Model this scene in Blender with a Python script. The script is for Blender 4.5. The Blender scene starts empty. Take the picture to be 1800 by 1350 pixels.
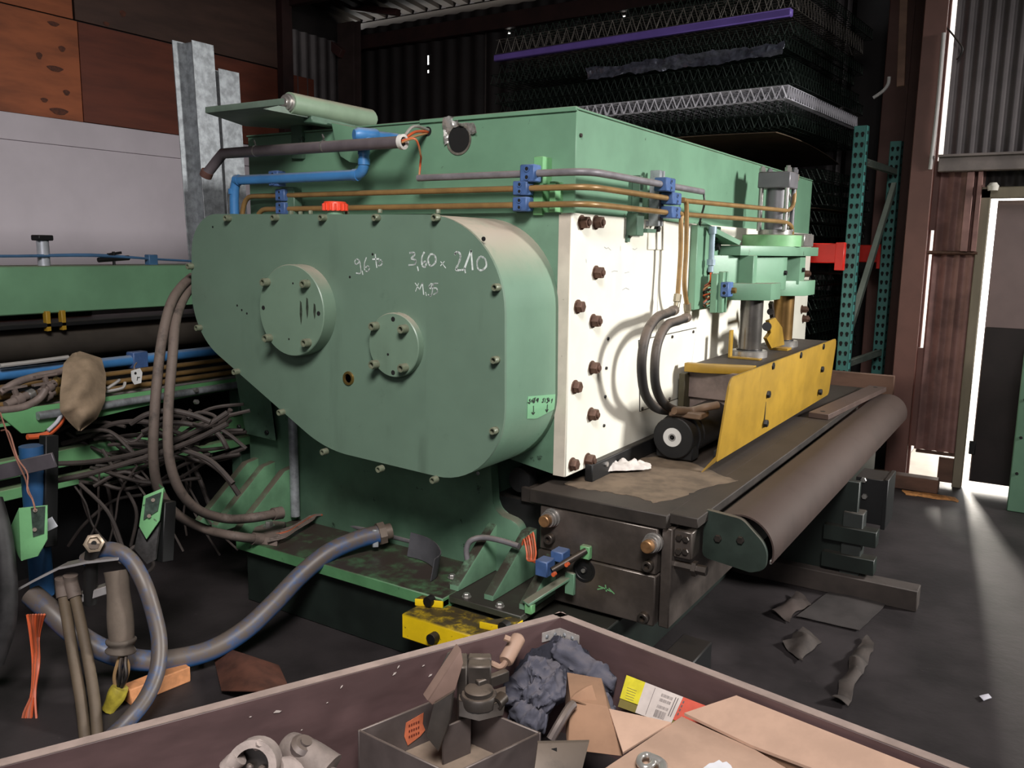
import bpy, bmesh, math, random
from mathutils import Vector as V, Matrix, noise
rnd = random.Random(7)
scn = bpy.context.scene
COL = scn.collection

# ------------------------------------------------------------------ camera
# world: X runs left-right along the gear cover, Y runs along the white plate, Z up; metres
RM = Matrix(((0.8420546, -0.0985383, 0.53031524),
             (0.53918743, 0.12667635, -0.83260436),
             (0.01486502, 0.98703764, 0.15979902)))
CP = V((1.50832399, -2.77898077, 1.6))
FPX = 1480.0
cd = bpy.data.cameras.new('camera'); cam = bpy.data.objects.new('camera', cd); COL.objects.link(cam)
cd.sensor_width = 36.0; cd.lens = 36.0 * FPX / 1800.0; cd.clip_start = 0.05; cd.clip_end = 100
cam.matrix_world = Matrix.Translation(CP) @ RM.to_4x4()
scn.camera = cam

# ------------------------------------------------------------------ sky, lights, exposure
scn.view_settings.view_transform = 'Standard'
scn.view_settings.look = 'None'
scn.view_settings.gamma = 1.0
scn.view_settings.use_curve_mapping = False
scn.view_settings.exposure = 0.0
try:
    scn.cycles.use_denoising = True
    scn.cycles.max_bounces = 8
    scn.cycles.sample_clamp_indirect = 6.0
except Exception:
    pass
w = bpy.data.worlds.new('sky'); scn.world = w; w.use_nodes = True
bg = w.node_tree.nodes['Background']
bg.inputs['Color'].default_value = (1.0, 0.98, 0.95, 1); bg.inputs['Strength'].default_value = 5.0

def area(name, loc, aim, sx, sy, power, col=(1, 1, 1), spread=180):
    l = bpy.data.lights.new(name, 'AREA'); l.shape = 'RECTANGLE'; l.size = sx; l.size_y = sy
    l.energy = power; l.color = col; l.spread = math.radians(spread)
    o = bpy.data.objects.new(name, l); COL.objects.link(o); o.location = loc
    o.rotation_euler = (V(aim) - V(loc)).to_track_quat('-Z', 'Y').to_euler()
    return o
# daylight: a high window in the side wall, a roof light over the aisle; plus added fill lamps behind the camera and over the rack
area('window_daylight', (5.9, 2.6, 3.2), (0.0, 1.4, 1.2), 0.8, 0.8, 98, (1.0, 0.985, 0.95), 70)
area('roof_daylight', (1.9, -3.3, 4.0), (-0.4, -0.6, 1.1), 1.3, 1.0, 82, (1.0, 0.96, 0.93), 100)
area('rear_fill', (2.4, -6.6, 2.8), (-2.2, 0.3, 1.5), 4.0, 2.0, 48, (0.96, 0.94, 1.0))
area('rack_fill', (-0.4, 4.95, 4.15), (-0.4, 4.6, 0.0), 0.5, 0.3, 16, (0.95, 0.97, 1.0))
sl = bpy.data.lights.new('sun', 'SUN'); sl.energy = 14.0; sl.angle = math.radians(14); sl.color = (1.0, 0.93, 0.82)
so = bpy.data.objects.new('sun', sl); COL.objects.link(so); so.location = (0, 9, 6)
so.rotation_euler = (V((0.24, -1.0, -0.26))).to_track_quat('-Z', 'Y').to_euler()

# ------------------------------------------------------------------ pixel -> point helpers (1800 x 1350 frame)
def ray(px, py): return RM @ V((px - 900.0, 675.0 - py, -FPX))
def _on(px, py, ax, v):
    d = ray(px, py); return CP + d * ((v - CP[ax]) / d[ax])
def X(px, py, v): return _on(px, py, 0, v)
def Y(px, py, v): return _on(px, py, 1, v)
def Z(px, py, v): return _on(px, py, 2, v)
def D(px, py, d): return CP + ray(px, py) * (d / FPX)      # at depth d along the view axis

# ------------------------------------------------------------------ materials
def lin(c):
    return tuple(((x / 255.0) / 12.92 if x / 255.0 <= 0.04045 else ((x / 255.0 + 0.055) / 1.055) ** 2.4) for x in c) + (1.0,)
MATS = {}
DUST = (128, 112, 100)
def mat(name, rgb, rough=0.55, metal=0.0, dust=0.0, var=0.12, scale=6.0, chip=None, chip_amt=0.0, bump=0.0, bscale=60.0,
        spec=0.5, stretch=None, dustcol=DUST, dlo=0.35, dhi=0.95, streak=0.0, streakcol=(40, 44, 38)):
    if name in MATS: return MATS[name]
    m = bpy.data.materials.new(name); m.use_nodes = True; MATS[name] = m
    nt = m.node_tree; N = nt.nodes; L = nt.links; b = N['Principled BSDF']
    b.inputs['Roughness'].default_value = rough; b.inputs['Metallic'].default_value = metal
    b.inputs['Specular IOR Level'].default_value = spec
    geo = N.new('ShaderNodeNewGeometry')
    src = geo.outputs['Position']
    if stretch:
        mp = N.new('ShaderNodeMapping'); mp.inputs['Scale'].default_value = stretch
        L.new(src, mp.inputs['Vector']); src = mp.outputs['Vector']
    def noi(sc, det=4, ro=0.6):
        n = N.new('ShaderNodeTexNoise'); n.inputs['Scale'].default_value = sc; n.inputs['Detail'].default_value = det
        n.inputs['Roughness'].default_value = ro; L.new(src, n.inputs['Vector']); return n.outputs['Fac']
    def ramp(f, a, c):
        r = N.new('ShaderNodeMapRange'); r.inputs['From Min'].default_value = a; r.inputs['From Max'].default_value = c
        r.interpolation_type = 'SMOOTHSTEP'; L.new(f, r.inputs['Value']); return r.outputs['Result']
    def mix(f, a, c):
        x = N.new('ShaderNodeMix'); x.data_type = 'RGBA'
        if hasattr(f, 'links'): L.new(f, x.inputs[0])
        else: x.inputs[0].default_value = f
        for s, v in ((6, a), (7, c)):
            if hasattr(v, 'links'): L.new(v, x.inputs[s])
            else: x.inputs[s].default_value = v
        return x.outputs[2]
    def mul(a, c):
        x = N.new('ShaderNodeMath'); x.operation = 'MULTIPLY'; x.use_clamp = True
        for i, v in enumerate((a, c)):
            if hasattr(v, 'links'): L.new(v, x.inputs[i])
            else: x.inputs[i].default_value = v
        return x.outputs[0]
    base = lin(rgb)
    dk = tuple(v * (1 - 1.6 * var) for v in base[:3]) + (1,)
    lt = tuple(min(1, v * (1 + 1.2 * var)) for v in base[:3]) + (1,)
    col = mix(ramp(noi(scale), 0.3, 0.7), dk, lt)
    if chip:
        col = mix(mul(ramp(noi(scale * 4.3, 6, 0.7), 0.66 - chip_amt, 0.72 - chip_amt), 0.9), col, lin(chip))
    if streak > 0:
        mp2 = N.new('ShaderNodeMapping'); mp2.inputs['Scale'].default_value = (9, 9, 1.1); L.new(geo.outputs['Position'], mp2.inputs['Vector'])
        n2 = N.new('ShaderNodeTexNoise'); n2.inputs['Scale'].default_value = 1.0; n2.inputs['Detail'].default_value = 5; L.new(mp2.outputs['Vector'], n2.inputs['Vector'])
        col = mix(mul(mul(ramp(n2.outputs['Fac'], 0.52, 0.78), ramp(noi(2.3), 0.42, 0.6)), streak), col, lin(streakcol))
        col = mix(mul(ramp(noi(5.5, 6, 0.75), 0.6, 0.78), streak * 0.8), col, lin(streakcol))
    if dust > 0:
        sp = N.new('ShaderNodeSeparateXYZ'); L.new(geo.outputs['Normal'], sp.inputs[0])
        f = mul(mul(ramp(sp.outputs['Z'], dlo, dhi), ramp(noi(scale * 1.7, 5, 0.7), 0.15, 0.55)), dust)
        col = mix(f, col, lin(dustcol))
    L.new(col, b.inputs['Base Color'])
    if bump > 0:
        bp = N.new('ShaderNodeBump'); bp.inputs['Strength'].default_value = bump; bp.inputs['Distance'].default_value = 0.004
        L.new(noi(bscale, 3), bp.inputs['Height']); L.new(bp.outputs['Normal'], b.inputs['Normal'])
    return m

GREEN = mat('green_paint', (104, 142, 116), 0.45, dust=0.75, var=0.07, scale=3, chip=(58, 70, 60), chip_amt=0.0, bump=0.08)
GREEN2 = mat('green_paint_light', (112, 168, 116), 0.5, dust=0.6, var=0.1, scale=5, chip=(60, 66, 56), chip_amt=0.02, bump=0.1)
GREEND = mat('green_paint_grimy', (80, 108, 90), 0.5, dust=0.85, var=0.18, scale=4, chip=(32, 40, 34), chip_amt=0.04, bump=0.12, dustcol=(62, 54, 48))
DGREEN = mat('dark_green', (26, 34, 30), 0.5, dust=0.5, var=0.2, scale=4, dustcol=(60, 54, 48))  # one darker green for the plinth and the apron supports
CREAM = mat('cream_paint', (232, 228, 214), 0.45, dust=0.3, var=0.03, scale=5, streak=0.12, streakcol=(150, 140, 124), chip=(160, 150, 135), chip_amt=-0.06)
CREAMG = mat('cream_paint_grimy', (196, 186, 172), 0.5, var=0.08, scale=8, chip=(80, 72, 62), chip_amt=0.0)
STEEL = mat('dark_steel', (70, 64, 60), 0.42, 0.55, dust=0.7, var=0.2, scale=7, bump=0.1, dustcol=(92, 78, 66))
TABLE = mat('dusty_table_steel', (50, 44, 40), 0.65, 0.15, dust=0.8, var=0.3, scale=4, bump=0.12, dustcol=(64, 55, 49))
RUSTB = mat('rusty_bolt', (92, 66, 54), 0.6, 0.4, dust=0.3, var=0.2, scale=30)
BLACK = mat('black_steel', (26, 26, 27), 0.5, 0.2, dust=0.4, var=0.15, dustcol=(70, 62, 56))
BRIGHT = mat('bright_steel', (168, 164, 160), 0.32, 0.7, var=0.1, scale=12)
GALV = mat('galvanised_steel', (150, 154, 158), 0.45, 0.4, dust=0.25, var=0.2, scale=22)
GREYP = mat('grey_paint', (106, 104, 108), 0.45, 0.2, dust=0.5, var=0.1)
ALU = mat('grey_conduit', (122, 118, 122), 0.5, 0.2, dust=0.6, var=0.14, scale=14, dustcol=(150, 138, 128))
PIPEY = mat('ochre_pipe', (140, 110, 68), 0.4, 0.2, dust=0.55, var=0.12, scale=12, dustcol=(112, 92, 74))
BLUE = mat('blue_pipe', (64, 122, 178), 0.4, dust=0.75, var=0.08, scale=9, dustcol=(140, 146, 156))
BLUEC = mat('blue_clamp', (66, 94, 142), 0.5, dust=0.4, var=0.12, scale=16, dustcol=(128, 130, 140))
YELLOW = mat('yellow_paint', (156, 122, 38), 0.45, dust=0.25, var=0.1, streak=0.35, streakcol=(90, 70, 24), scale=6, chip=(120, 96, 40), chip_amt=-0.05)
YGRIME = mat('yellow_paint_chipped', (232, 196, 20), 0.5, dust=0.97, var=0.06, scale=9, chip=(48, 42, 30), chip_amt=0.02, dustcol=(50, 43, 37))
HOSE = mat('dusty_hose', (44, 40, 38), 0.7, dust=0.9, var=0.12, scale=9, dustcol=(112, 98, 90), dlo=-0.9, dhi=0.3)
HOSEB = mat('black_hose', (30, 29, 29), 0.55, dust=0.7, var=0.12, scale=9, dustcol=(104, 90, 80), dlo=-0.1)
BHOSE = mat('blue_hose', (30, 88, 146), 0.45, dust=1.0, var=0.1, scale=10, dustcol=(94, 84, 78), dlo=-0.7, dhi=0.05)
ORANGE = mat('orange_cable', (214, 96, 54), 0.5, dust=0.3, var=0.1)
REDCAP = mat('red_cap', (226, 70, 44), 0.4, dust=0.2, var=0.05)
HOLE = mat('dark_recess', (14, 13, 13), 0.9)
CHALK = mat('chalk', (204, 212, 208), 0.95, var=0.12, scale=90)
MARKER = mat('marker_ink', (22, 30, 26), 0.6)
STICK = mat('green_tape', (116, 168, 128), 0.5, var=0.03)
BRASS = mat('brass', (150, 122, 70), 0.35, 0.8, dust=0.3, var=0.15)
RED = mat('red_paint', (214, 40, 30), 0.4, dust=0.2, var=0.05)
TEAL = mat('teal_paint', (66, 122, 116), 0.45, dust=0.3, var=0.08, scale=5, chip=(150, 170, 165), chip_amt=-0.04)
POLISH = mat('polished_rod', (112, 108, 104), 0.28, 0.75, var=0.12, scale=12)
TEALL = mat('grey_green_paint', (158, 172, 160), 0.5, dust=0.3, var=0.08)
BROWN = mat('red_brown_primer', (104, 70, 62), 0.6, dust=0.1, var=0.08, scale=5)
BROWND = mat('dark_red_steel', (48, 26, 24), 0.7, var=0.2)

# ------------------------------------------------------------------ mesh builder
class MB:
    def __init__(s): s.bm = bmesh.new()
    def _faces(s, vs, fs):
        bv = [s.bm.verts.new(v) for v in vs]
        out = []
        for f in fs:
            try: out.append(s.bm.faces.new([bv[i] for i in f]))
            except ValueError: pass
        return bv, out
    def hexa(s, p, bev=0.0, seg=1):
        """box from 8 corner points: bottom 0-3 (ccw), top 4-7"""
        bv, fs = s._faces(p, [(3, 2, 1, 0), (4, 5, 6, 7), (0, 1, 5, 4), (1, 2, 6, 5), (2, 3, 7, 6), (3, 0, 4, 7)])
        if bev > 0:
            es = list({e for f in fs for e in f.edges})
            bmesh.ops.bevel(s.bm, geom=es, offset=bev, segments=seg, affect='EDGES', clamp_overlap=True, profile=0.6)
        return s
    def box(s, a, b, bev=0.0, M=None, seg=1):
        x0, y0, z0 = a; x1, y1, z1 = b
        x0, x1 = sorted((x0, x1)); y0, y1 = sorted((y0, y1)); z0, z1 = sorted((z0, z1))
        p = [V(q) for q in ((x0, y0, z0), (x1, y0, z0), (x1, y1, z0), (x0, y1, z0), (x0, y0, z1), (x1, y0, z1), (x1, y1, z1), (x0, y1, z1))]
        if M: p = [M @ q for q in p]
        return s.hexa(p, bev, seg)
    def bar(s, p, q, w_, h_, up=(0, 0, 1), bev=0.0):
        """rectangular bar from p to q, w_ wide across, h_ along up"""
        p = V(p); q = V(q); d = (q - p).normalized(); u = V(up); sd = d.cross(u).normalized(); u = sd.cross(d)
        a = sd * (w_ / 2); b = u * (h_ / 2)
        return s.hexa([p - a - b, p + a - b, q + a - b, q - a - b, p - a + b, p + a + b, q + a + b, q - a + b][:] if False else
                      [p + a - b, q + a - b, q - a - b, p - a - b, p + a + b, q + a + b, q - a + b, p - a + b], bev)
    def ring(s, c, ax, r, n, ph=0.0, ref=None):
        ax = V(ax).normalized(); t = V(ref) if ref else (V((0, 0, 1)) if abs(ax.z) < 0.9 else V((1, 0, 0)))
        u = ax.cross(t).normalized(); v = ax.cross(u)
        return [V(c) + u * (r * math.cos(ph + 2 * math.pi * i / n)) + v * (r * math.sin(ph + 2 * math.pi * i / n)) for i in range(n)]
    def lathe(s, p, ax, prof, n=16, ph=0.0, cap0=True, cap1=True):
        """prof: list of (along, radius)"""
        p = V(p); ax = V(ax).normalized(); rs = []
        for (h, r) in prof: rs.append([s.bm.verts.new(v) for v in s.ring(p + ax * h, ax, max(r, 1e-4), n, ph)])
        for a, b in zip(rs, rs[1:]):
            for i in range(n):
                s.bm.faces.new((a[i], a[(i + 1) % n], b[(i + 1) % n], b[i]))
        if cap0: s.bm.faces.new(list(reversed(rs[0])))
        if cap1: s.bm.faces.new(rs[-1])
        return s
    def cyl(s, p, q, r, n=16, r2=None, bev=0.0):
        p = V(p); q = V(q); h = (q - p).length; r2 = r if r2 is None else r2
        if bev > 0: prof = [(0, r - bev), (bev, r), (h - bev, r2), (h, r2 - bev)]
        else: prof = [(0, r), (h, r2)]
        return s.lathe(p, q - p, prof, n)
    def pipe(s, p, q, r, ri, n=20):
        p = V(p); q = V(q); h = (q - p).length
        s.lathe(p, q - p, [(0, ri), (0, r), (h, r), (h, ri), (0, ri)], n, cap0=False, cap1=False); return s
    def tube(s, pts, r, n=8, sm=6, cap=True):
        pts = [V(p) for p in pts]
        P = catmull(pts, sm) if sm > 1 and len(pts) > 2 else pts
        prev = None; u = None; first = None
        k = len(P)
        for i in range(k):
            d = (P[min(i + 1, k - 1)] - P[max(i - 1, 0)]).normalized()
            if u is None:
                t = V((0, 0, 1)) if abs(d.z) < 0.9 else V((1, 0, 0)); u = d.cross(t).normalized()
            else:
                u = (u - d * u.dot(d)).normalized()
            v = d.cross(u)
            rr = r(i / (k - 1)) if callable(r) else r
            cur = [s.bm.verts.new(P[i] + u * (rr * math.cos(2 * math.pi * j / n)) + v * (rr * math.sin(2 * math.pi * j / n))) for j in range(n)]
            if prev:
                for j in range(n): s.bm.faces.new((prev[j], prev[(j + 1) % n], cur[(j + 1) % n], cur[j]))
            else: first = cur
            prev = cur
        if cap:
            s.bm.faces.new(list(reversed(first))); s.bm.faces.new(prev)
        return s
    def prism(s, pts, vec, bev=0.0, seg=2):
        """planar polygon extruded by vec"""
        pts = [V(p) for p in pts]; vec = V(vec); n = len(pts)
        nv = V((0, 0, 0))
        for i in range(n): nv += pts[i].cross(pts[(i + 1) % n])
        if nv.dot(vec) > 0: pts.reverse()
        a = [s.bm.verts.new(p) for p in pts]; b = [s.bm.verts.new(p + vec) for p in pts]
        f0 = s.bm.faces.new(a); f1 = s.bm.faces.new(list(reversed(b)))
        for i in range(n): s.bm.faces.new((a[(i + 1) % n], a[i], b[i], b[(i + 1) % n]))
        if bev > 0:
            es = list(f0.edges) + list(f1.edges)
            bmesh.ops.bevel(s.bm, geom=es, offset=bev, segments=seg, affect='EDGES', clamp_overlap=True, profile=0.5)
        return s
    def grid(s, f, nu, nv):
        vs = [[s.bm.verts.new(f(i / nu, j / nv)) for j in range(nv + 1)] for i in range(nu + 1)]
        for i in range(nu):
            for j in range(nv): s.bm.faces.new((vs[i][j], vs[i + 1][j], vs[i + 1][j + 1], vs[i][j + 1]))
        return s
    def shell(s, f, nu, nv, t):
        """two-sided sheet of thickness t from surface f"""
        def nrm(u, v):
            e = 1e-3; return ((f(min(u + e, 1), v) - f(max(u - e, 0), v)).cross(f(u, min(v + e, 1)) - f(u, max(v - e, 0)))).normalized()
        A = [[None] * (nv + 1) for _ in range(nu + 1)]; B = [[None] * (nv + 1) for _ in range(nu + 1)]
        for i in range(nu + 1):
            for j in range(nv + 1):
                p = f(i / nu, j / nv); n_ = nrm(i / nu, j / nv)
                A[i][j] = s.bm.verts.new(p + n_ * (t / 2)); B[i][j] = s.bm.verts.new(p - n_ * (t / 2))
        F = s.bm.faces.new
        for i in range(nu):
            for j in range(nv):
                F((A[i][j], A[i + 1][j], A[i + 1][j + 1], A[i][j + 1])); F((B[i][j], B[i][j + 1], B[i + 1][j + 1], B[i + 1][j]))
        for i in range(nu):
            F((A[i][0], B[i][0], B[i + 1][0], A[i + 1][0])); F((A[i][nv], A[i + 1][nv], B[i + 1][nv], B[i][nv]))
        for j in range(nv):
            F((A[0][j], A[0][j + 1], B[0][j + 1], B[0][j])); F((A[nu][j], B[nu][j], B[nu][j + 1], A[nu][j + 1]))
        return s

def catmull(P, k):
    out = []
    n = len(P)
    for i in range(n - 1):
        p0 = P[max(i - 1, 0)]; p1 = P[i]; p2 = P[i + 1]; p3 = P[min(i + 2, n - 1)]
        for j in range(k):
            t = j / k
            out.append(0.5 * ((2 * p1) + (p2 - p0) * t + (2 * p0 - 5 * p1 + 4 * p2 - p3) * t * t + (3 * p1 - p0 - 3 * p2 + p3) * t ** 3))
    out.append(P[-1]); return out

def fillet(poly, radii, seg=10):
    """2-D polygon with rounded corners"""
    out = []; n = len(poly)
    for i in range(n):
        p = V(poly[i]); a = (V(poly[i - 1]) - p); b = (V(poly[(i + 1) % n]) - p); r = radii[i]
        if r <= 0: out.append(p); continue
        la, lb = a.length, b.length; a.normalize(); b.normalize()
        th = math.acos(max(-1, min(1, a.dot(b)))); t = min(r / math.tan(th / 2), la * 0.49 if False else la * 0.9, lb * 0.9); r = t * math.tan(th / 2)
        c = p + (a + b).normalized() * (r / math.sin(th / 2))
        s0 = p + a * t; s1 = p + b * t
        a0 = math.atan2(s0.y - c.y, s0.x - c.x); a1 = math.atan2(s1.y - c.y, s1.x - c.x)
        da = (a1 - a0 + math.pi) % (2 * math.pi) - math.pi
        for k in range(seg + 1): out.append(V((c.x + r * math.cos(a0 + da * k / seg), c.y + r * math.sin(a0 + da * k / seg))))
    return out

# ------------------------------------------------------------------ object helpers
ORG = {}
def _org(o):
    while o.parent: o = o.parent
    return ORG.get(o.name, V((0, 0, 0)))
def obj(name, mb, m, parent=None, loc=None, smooth=40, **kw):
    """link a builder as ONE mesh object; verts are world coordinates (or local ones when loc is given)"""
    me = bpy.data.meshes.new(name)
    bm = mb.bm
    org = _org(parent) if parent else V((0, 0, 0))
    o = bpy.data.objects.new(name, me)
    if parent is None:
        if loc is None:
            xs = [v.co for v in bm.verts]
            c = V((sum(v.x for v in xs) / len(xs), sum(v.y for v in xs) / len(xs), min(v.z for v in xs)))
            loc = c; sh = c
        else: sh = V((0, 0, 0))
        o.location = loc; ORG[o.name] = V(loc)
    else:
        if loc is None: sh = org; o.location = (0, 0, 0)
        else: sh = V((0, 0, 0)); o.location = V(loc) - org
        o.parent = parent
    for v in bm.verts: v.co -= sh
    bmesh.ops.recalc_face_normals(bm, faces=bm.faces)
    bm.to_mesh(me); bm.free()
    if smooth: me.shade_smooth(); me.set_sharp_from_angle(angle=math.radians(smooth))
    me.materials.append(m)
    COL.objects.link(o)
    for k, v in kw.items(): o[k] = v
    return o
def thing(name, label, cat, loc, group=None):
    o = bpy.data.objects.new(name, None); COL.objects.link(o); o.location = loc; o.empty_display_size = 0.05
    ORG[o.name] = V(loc); o['label'] = label; o['category'] = cat
    if group: o['group'] = group
    return o
def struct(name, loc=(0, 0, 0)):
    o = bpy.data.objects.new(name, None); COL.objects.link(o); o.location = loc; o.empty_display_size = 0.05
    ORG[o.name] = V(loc); o['kind'] = 'structure'; return o
def again(src, parent, loc, rot=None, name=None):
    """copy of a part (mesh data shared) at a world point"""
    o = src.copy(); COL.objects.link(o); o.parent = parent
    o.location = V(loc) - _org(parent)
    if rot: o.rotation_euler = rot
    return o
def hexhead(ax, r, h, washer=0.0):
    mb = MB(); ax = V(ax)
    if washer: mb.lathe((0, 0, 0), ax, [(0, washer), (h * 0.2, washer)], 14)
    mb.lathe(ax * (h * 0.2 if washer else 0), ax, [(0, r), (h * 0.8, r), (h, r * 0.86)], 6); return mb
def nut_stud(ax, r, h):
    mb = MB(); ax = V(ax)
    mb.lathe((0, 0, 0), ax, [(0, r * 1.15), (h * 0.12, r * 1.15)], 14)
    mb.lathe(ax * (h * 0.12), ax, [(0, r), (h * 0.75, r), (h * 0.85, r * 0.88)], 6)
    mb.lathe(ax * (h * 0.5), ax, [(0, r * 0.52), (h * 0.62, r * 0.52), (h * 0.7, r * 0.42)], 10); return mb
def socket(ax, r, h):
    """socket-head cap screw with a recess"""
    mb = MB(); ax = V(ax)
    mb.lathe((0, 0, 0), ax, [(0, r), (h * 0.85, r), (h, r * 0.9), (h, r * 0.58), (h * 0.1, r * 0.55)], 12); return mb
def scatter(name, mb, m, parent, pts, rot=None, **kw):
    """one mesh, one object per point"""
    first = obj(name, mb, m, parent, loc=pts[0], **kw)
    out = [first]
    for p in pts[1:]: out.append(again(first, parent, p))
    return out
# ================================================================== THE ROOM
CONC = mat('concrete_floor', (50, 45, 46), 0.6, var=0.28, scale=2.2, chip=(84, 76, 78), chip_amt=-0.02, bump=0.3, bscale=30, spec=0.35)
PLY1 = mat('plywood_orange', (148, 79, 44), 0.65, var=0.22, scale=2.6, stretch=(1, 0.5, 2.2), chip=(96, 52, 34), chip_amt=-0.06)
PLY2 = mat('plywood_red', (100, 47, 30), 0.65, var=0.16, scale=3, stretch=(1, 0.4, 2.5))
PLY3 = mat('plywood_dark', (72, 50, 42), 0.7, var=0.16, scale=3, stretch=(1, 0.4, 2.5))  # darker brown-grey tone for the upper right sheet
WHITEB = mat('white_board', (198, 188, 195), 0.6, var=0.04, scale=1.6, chip=(120, 110, 108), chip_amt=-0.09)
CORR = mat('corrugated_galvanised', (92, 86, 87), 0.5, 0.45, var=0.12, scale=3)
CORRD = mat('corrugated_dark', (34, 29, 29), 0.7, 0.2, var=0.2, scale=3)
CORRR = mat('corrugated_rusty', (138, 104, 98), 0.55, 0.3, var=0.2, scale=5)
WOODG = mat('weathered_wood', (128, 118, 100), 0.7, var=0.16, scale=6, stretch=(1, 1, 0.2))
WOODB = mat('brown_timber', (104, 76, 62), 0.75, dust=0.3, var=0.2, scale=8, stretch=(0.3, 1, 1))
DOORM = mat('door_leaf', (124, 106, 104), 0.6, var=0.07, scale=3)
DOORD = mat('door_dark_brown', (36, 28, 28), 0.7, var=0.15)
GIRT = mat('grey_girt', (120, 110, 106), 0.5, 0.2, dust=0.4, var=0.15)
GLASS = mat('dirty_glass', (200, 210, 215), 0.1)
GLASS.node_tree.nodes['Principled BSDF'].inputs['Transmission Weight'].default_value = 0.95

obj('floor', MB().box((-9, -8, -0.2), (8, 3.76, 0)).box((-9, 3.76, -0.2), (0.66, 6.0, 0)), CONC, loc=(0, 0, 0), kind='structure')
obj('ground', MB().box((0.66, 3.76, -0.2), (9, 14, -0.005)).box((-9, 6.0, -0.2), (0.66, 14, -0.005)), mat('yard_concrete', (196, 188, 176), 0.8, var=0.06), loc=(0, 0, 0), kind='structure')

def corrugated(u0, u1, z0, z1, pos, pitch, amp, holes=(), t=0.0, k=6):
    """corrugated sheet: pos(u, z, off) -> point"""
    mb = MB(); nu = max(2, int((u1 - u0) / pitch * k)); us = [u0 + (u1 - u0) * i / nu for i in range(nu + 1)]
    zs = sorted({z0, z1, *[h[2] for h in holes if z0 < h[2] < z1], *[h[3] for h in holes if z0 < h[3] < z1]})
    G = [[mb.bm.verts.new(pos(u, z, amp * math.cos(2 * math.pi * u / pitch))) for z in zs] for u in us]
    for i in range(nu):
        for j in range(len(zs) - 1):
            cu = (us[i] + us[i + 1]) / 2; cz = (zs[j] + zs[j + 1]) / 2
            if any(h[0] < cu < h[1] and h[2] < cz < h[3] for h in holes): continue
            mb.bm.faces.new((G[i][j], G[i + 1][j], G[i + 1][j + 1], G[i][j + 1]))
    return mb

# --- left wall
wl = struct('wall_left', (-6, 0, 0))
obj('framing', MB().box((-6.12, -8, 0), (-6.03, 5.3, 5.2)), CORRD, wl)
for (y0, y1, z0, z1, m, d) in ((-5.6, -3.15, 2.66, 3.52, PLY1, 0), (-3.14, -0.70, 2.66, 3.52, PLY2, 0.003), (-0.69, 1.755, 2.66, 3.52, PLY1, 0.0), (1.765, 4.2, 2.665, 3.52, PLY2, -0.006),
                         (-3.1, -0.70, 3.53, 4.75, PLY2, 0), (-0.69, 1.72, 3.53, 4.75, PLY1, 0), (1.735, 4.2, 3.53, 4.6, PLY3, 0.008)):
    obj('plywood_sheet', MB().box((-6.02 + d, y0, z0), (-6.0 + d, y1, z1), 0.002), m, wl)
kn = mat('wood_knot', (86, 42, 24), 0.7, var=0.25, scale=40)
sheets = [o for o in wl.children if o.name.startswith('plywood_sheet')]
for px, py, a, b in ((94, 42, .05, .02), (109, 86, .03, .025), (69, 98, .025, .03), (97, 121, .07, .025), (117, 163, .03, .025), (104, 196, .08, .03), (78, 176, .03, .02), (216, 24, .03, .03), (187, 42, .03, .02)):
    q = X(px, py, -5.998 if px < 150 else -5.99)
    obj('knot', MB().prism([q + V((0, a * math.cos(t) * (1 + .2 * math.sin(3 * t)), b * math.sin(t))) for t in [i * math.pi / 7 for i in range(14)]], (0.0012, 0, 0)), kn, sheets[2] if px < 150 else sheets[6])
for (y0, y1) in ((-5.6, -3.16), (-3.15, -0.01), (0.0, 4.1)):
    obj('white_panel', MB().box((-6.02, y0, 1.0), (-5.99, y1, 2.43), 0.002), WHITEB, wl)
    obj('white_strip', MB().box((-6.02, y0, 2.432), (-5.975, y1, 2.655), 0.004), WHITEB, wl)
for (y0, y1, z0, z1) in ((4.26, 4.6, 2.0, 2.7), (4.26, 4.6, 2.72, 3.05), (4.26, 4.6, 3.07, 3.5)):
    obj('plywood_offcut', MB().box((-6.02, y0, z0), (-5.995, y1, z1), 0.002), PLY2, wl)
obj('corrugated_sheet', corrugated(4.3, 5.25, 0, 4.0, lambda u, z, o: V((-6.01 + o, u, z)), 0.15, 0.018), CORR, wl)
obj('stud', MB().box((-6.0, 4.05, 0), (-5.9, 4.2, 4.3), 0.004), BROWND, wl)

# --- back wall, dark corrugated sheets with a few slits where daylight shows
wb = struct('wall_back', (0, 5.2, 0))
slits = [(-2.34, -2.30, 3.86, 4.08), (-3.69, -3.66, 3.86, 3.94), (-4.81, -4.785, 3.66, 3.76), (-4.81, -4.785, 3.57, 3.60)]
xs = [-6.0, -5.0, -4.0, -3.0, -2.0, -1.0, -0.2]
for a, b in zip(xs, xs[1:]):
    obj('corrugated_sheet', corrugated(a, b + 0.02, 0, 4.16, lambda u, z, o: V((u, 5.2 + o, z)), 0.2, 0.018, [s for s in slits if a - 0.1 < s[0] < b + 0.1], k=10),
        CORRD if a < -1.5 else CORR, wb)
obj('dark_sheet', MB().box((-0.25, 5.6, 0), (0.66, 5.62, 5)), CORRD, wb)
obj('side_sheet', MB().box((0.635, 3.82, 0), (0.645, 5.6, 5)), CORRD, wb)
obj('gap_glare_sheet', MB().box((0.647, 3.82, 0), (0.66, 5.62, 5)), mat('gap_glare_white', (214, 210, 204), 0.7), wb)  # white sheet added outside so the gap by the column reads as daylight
obj('end_sheet', MB().box((-0.24, 5.18, 0), (-0.22, 5.62, 5)), CORRD, wb)

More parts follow.
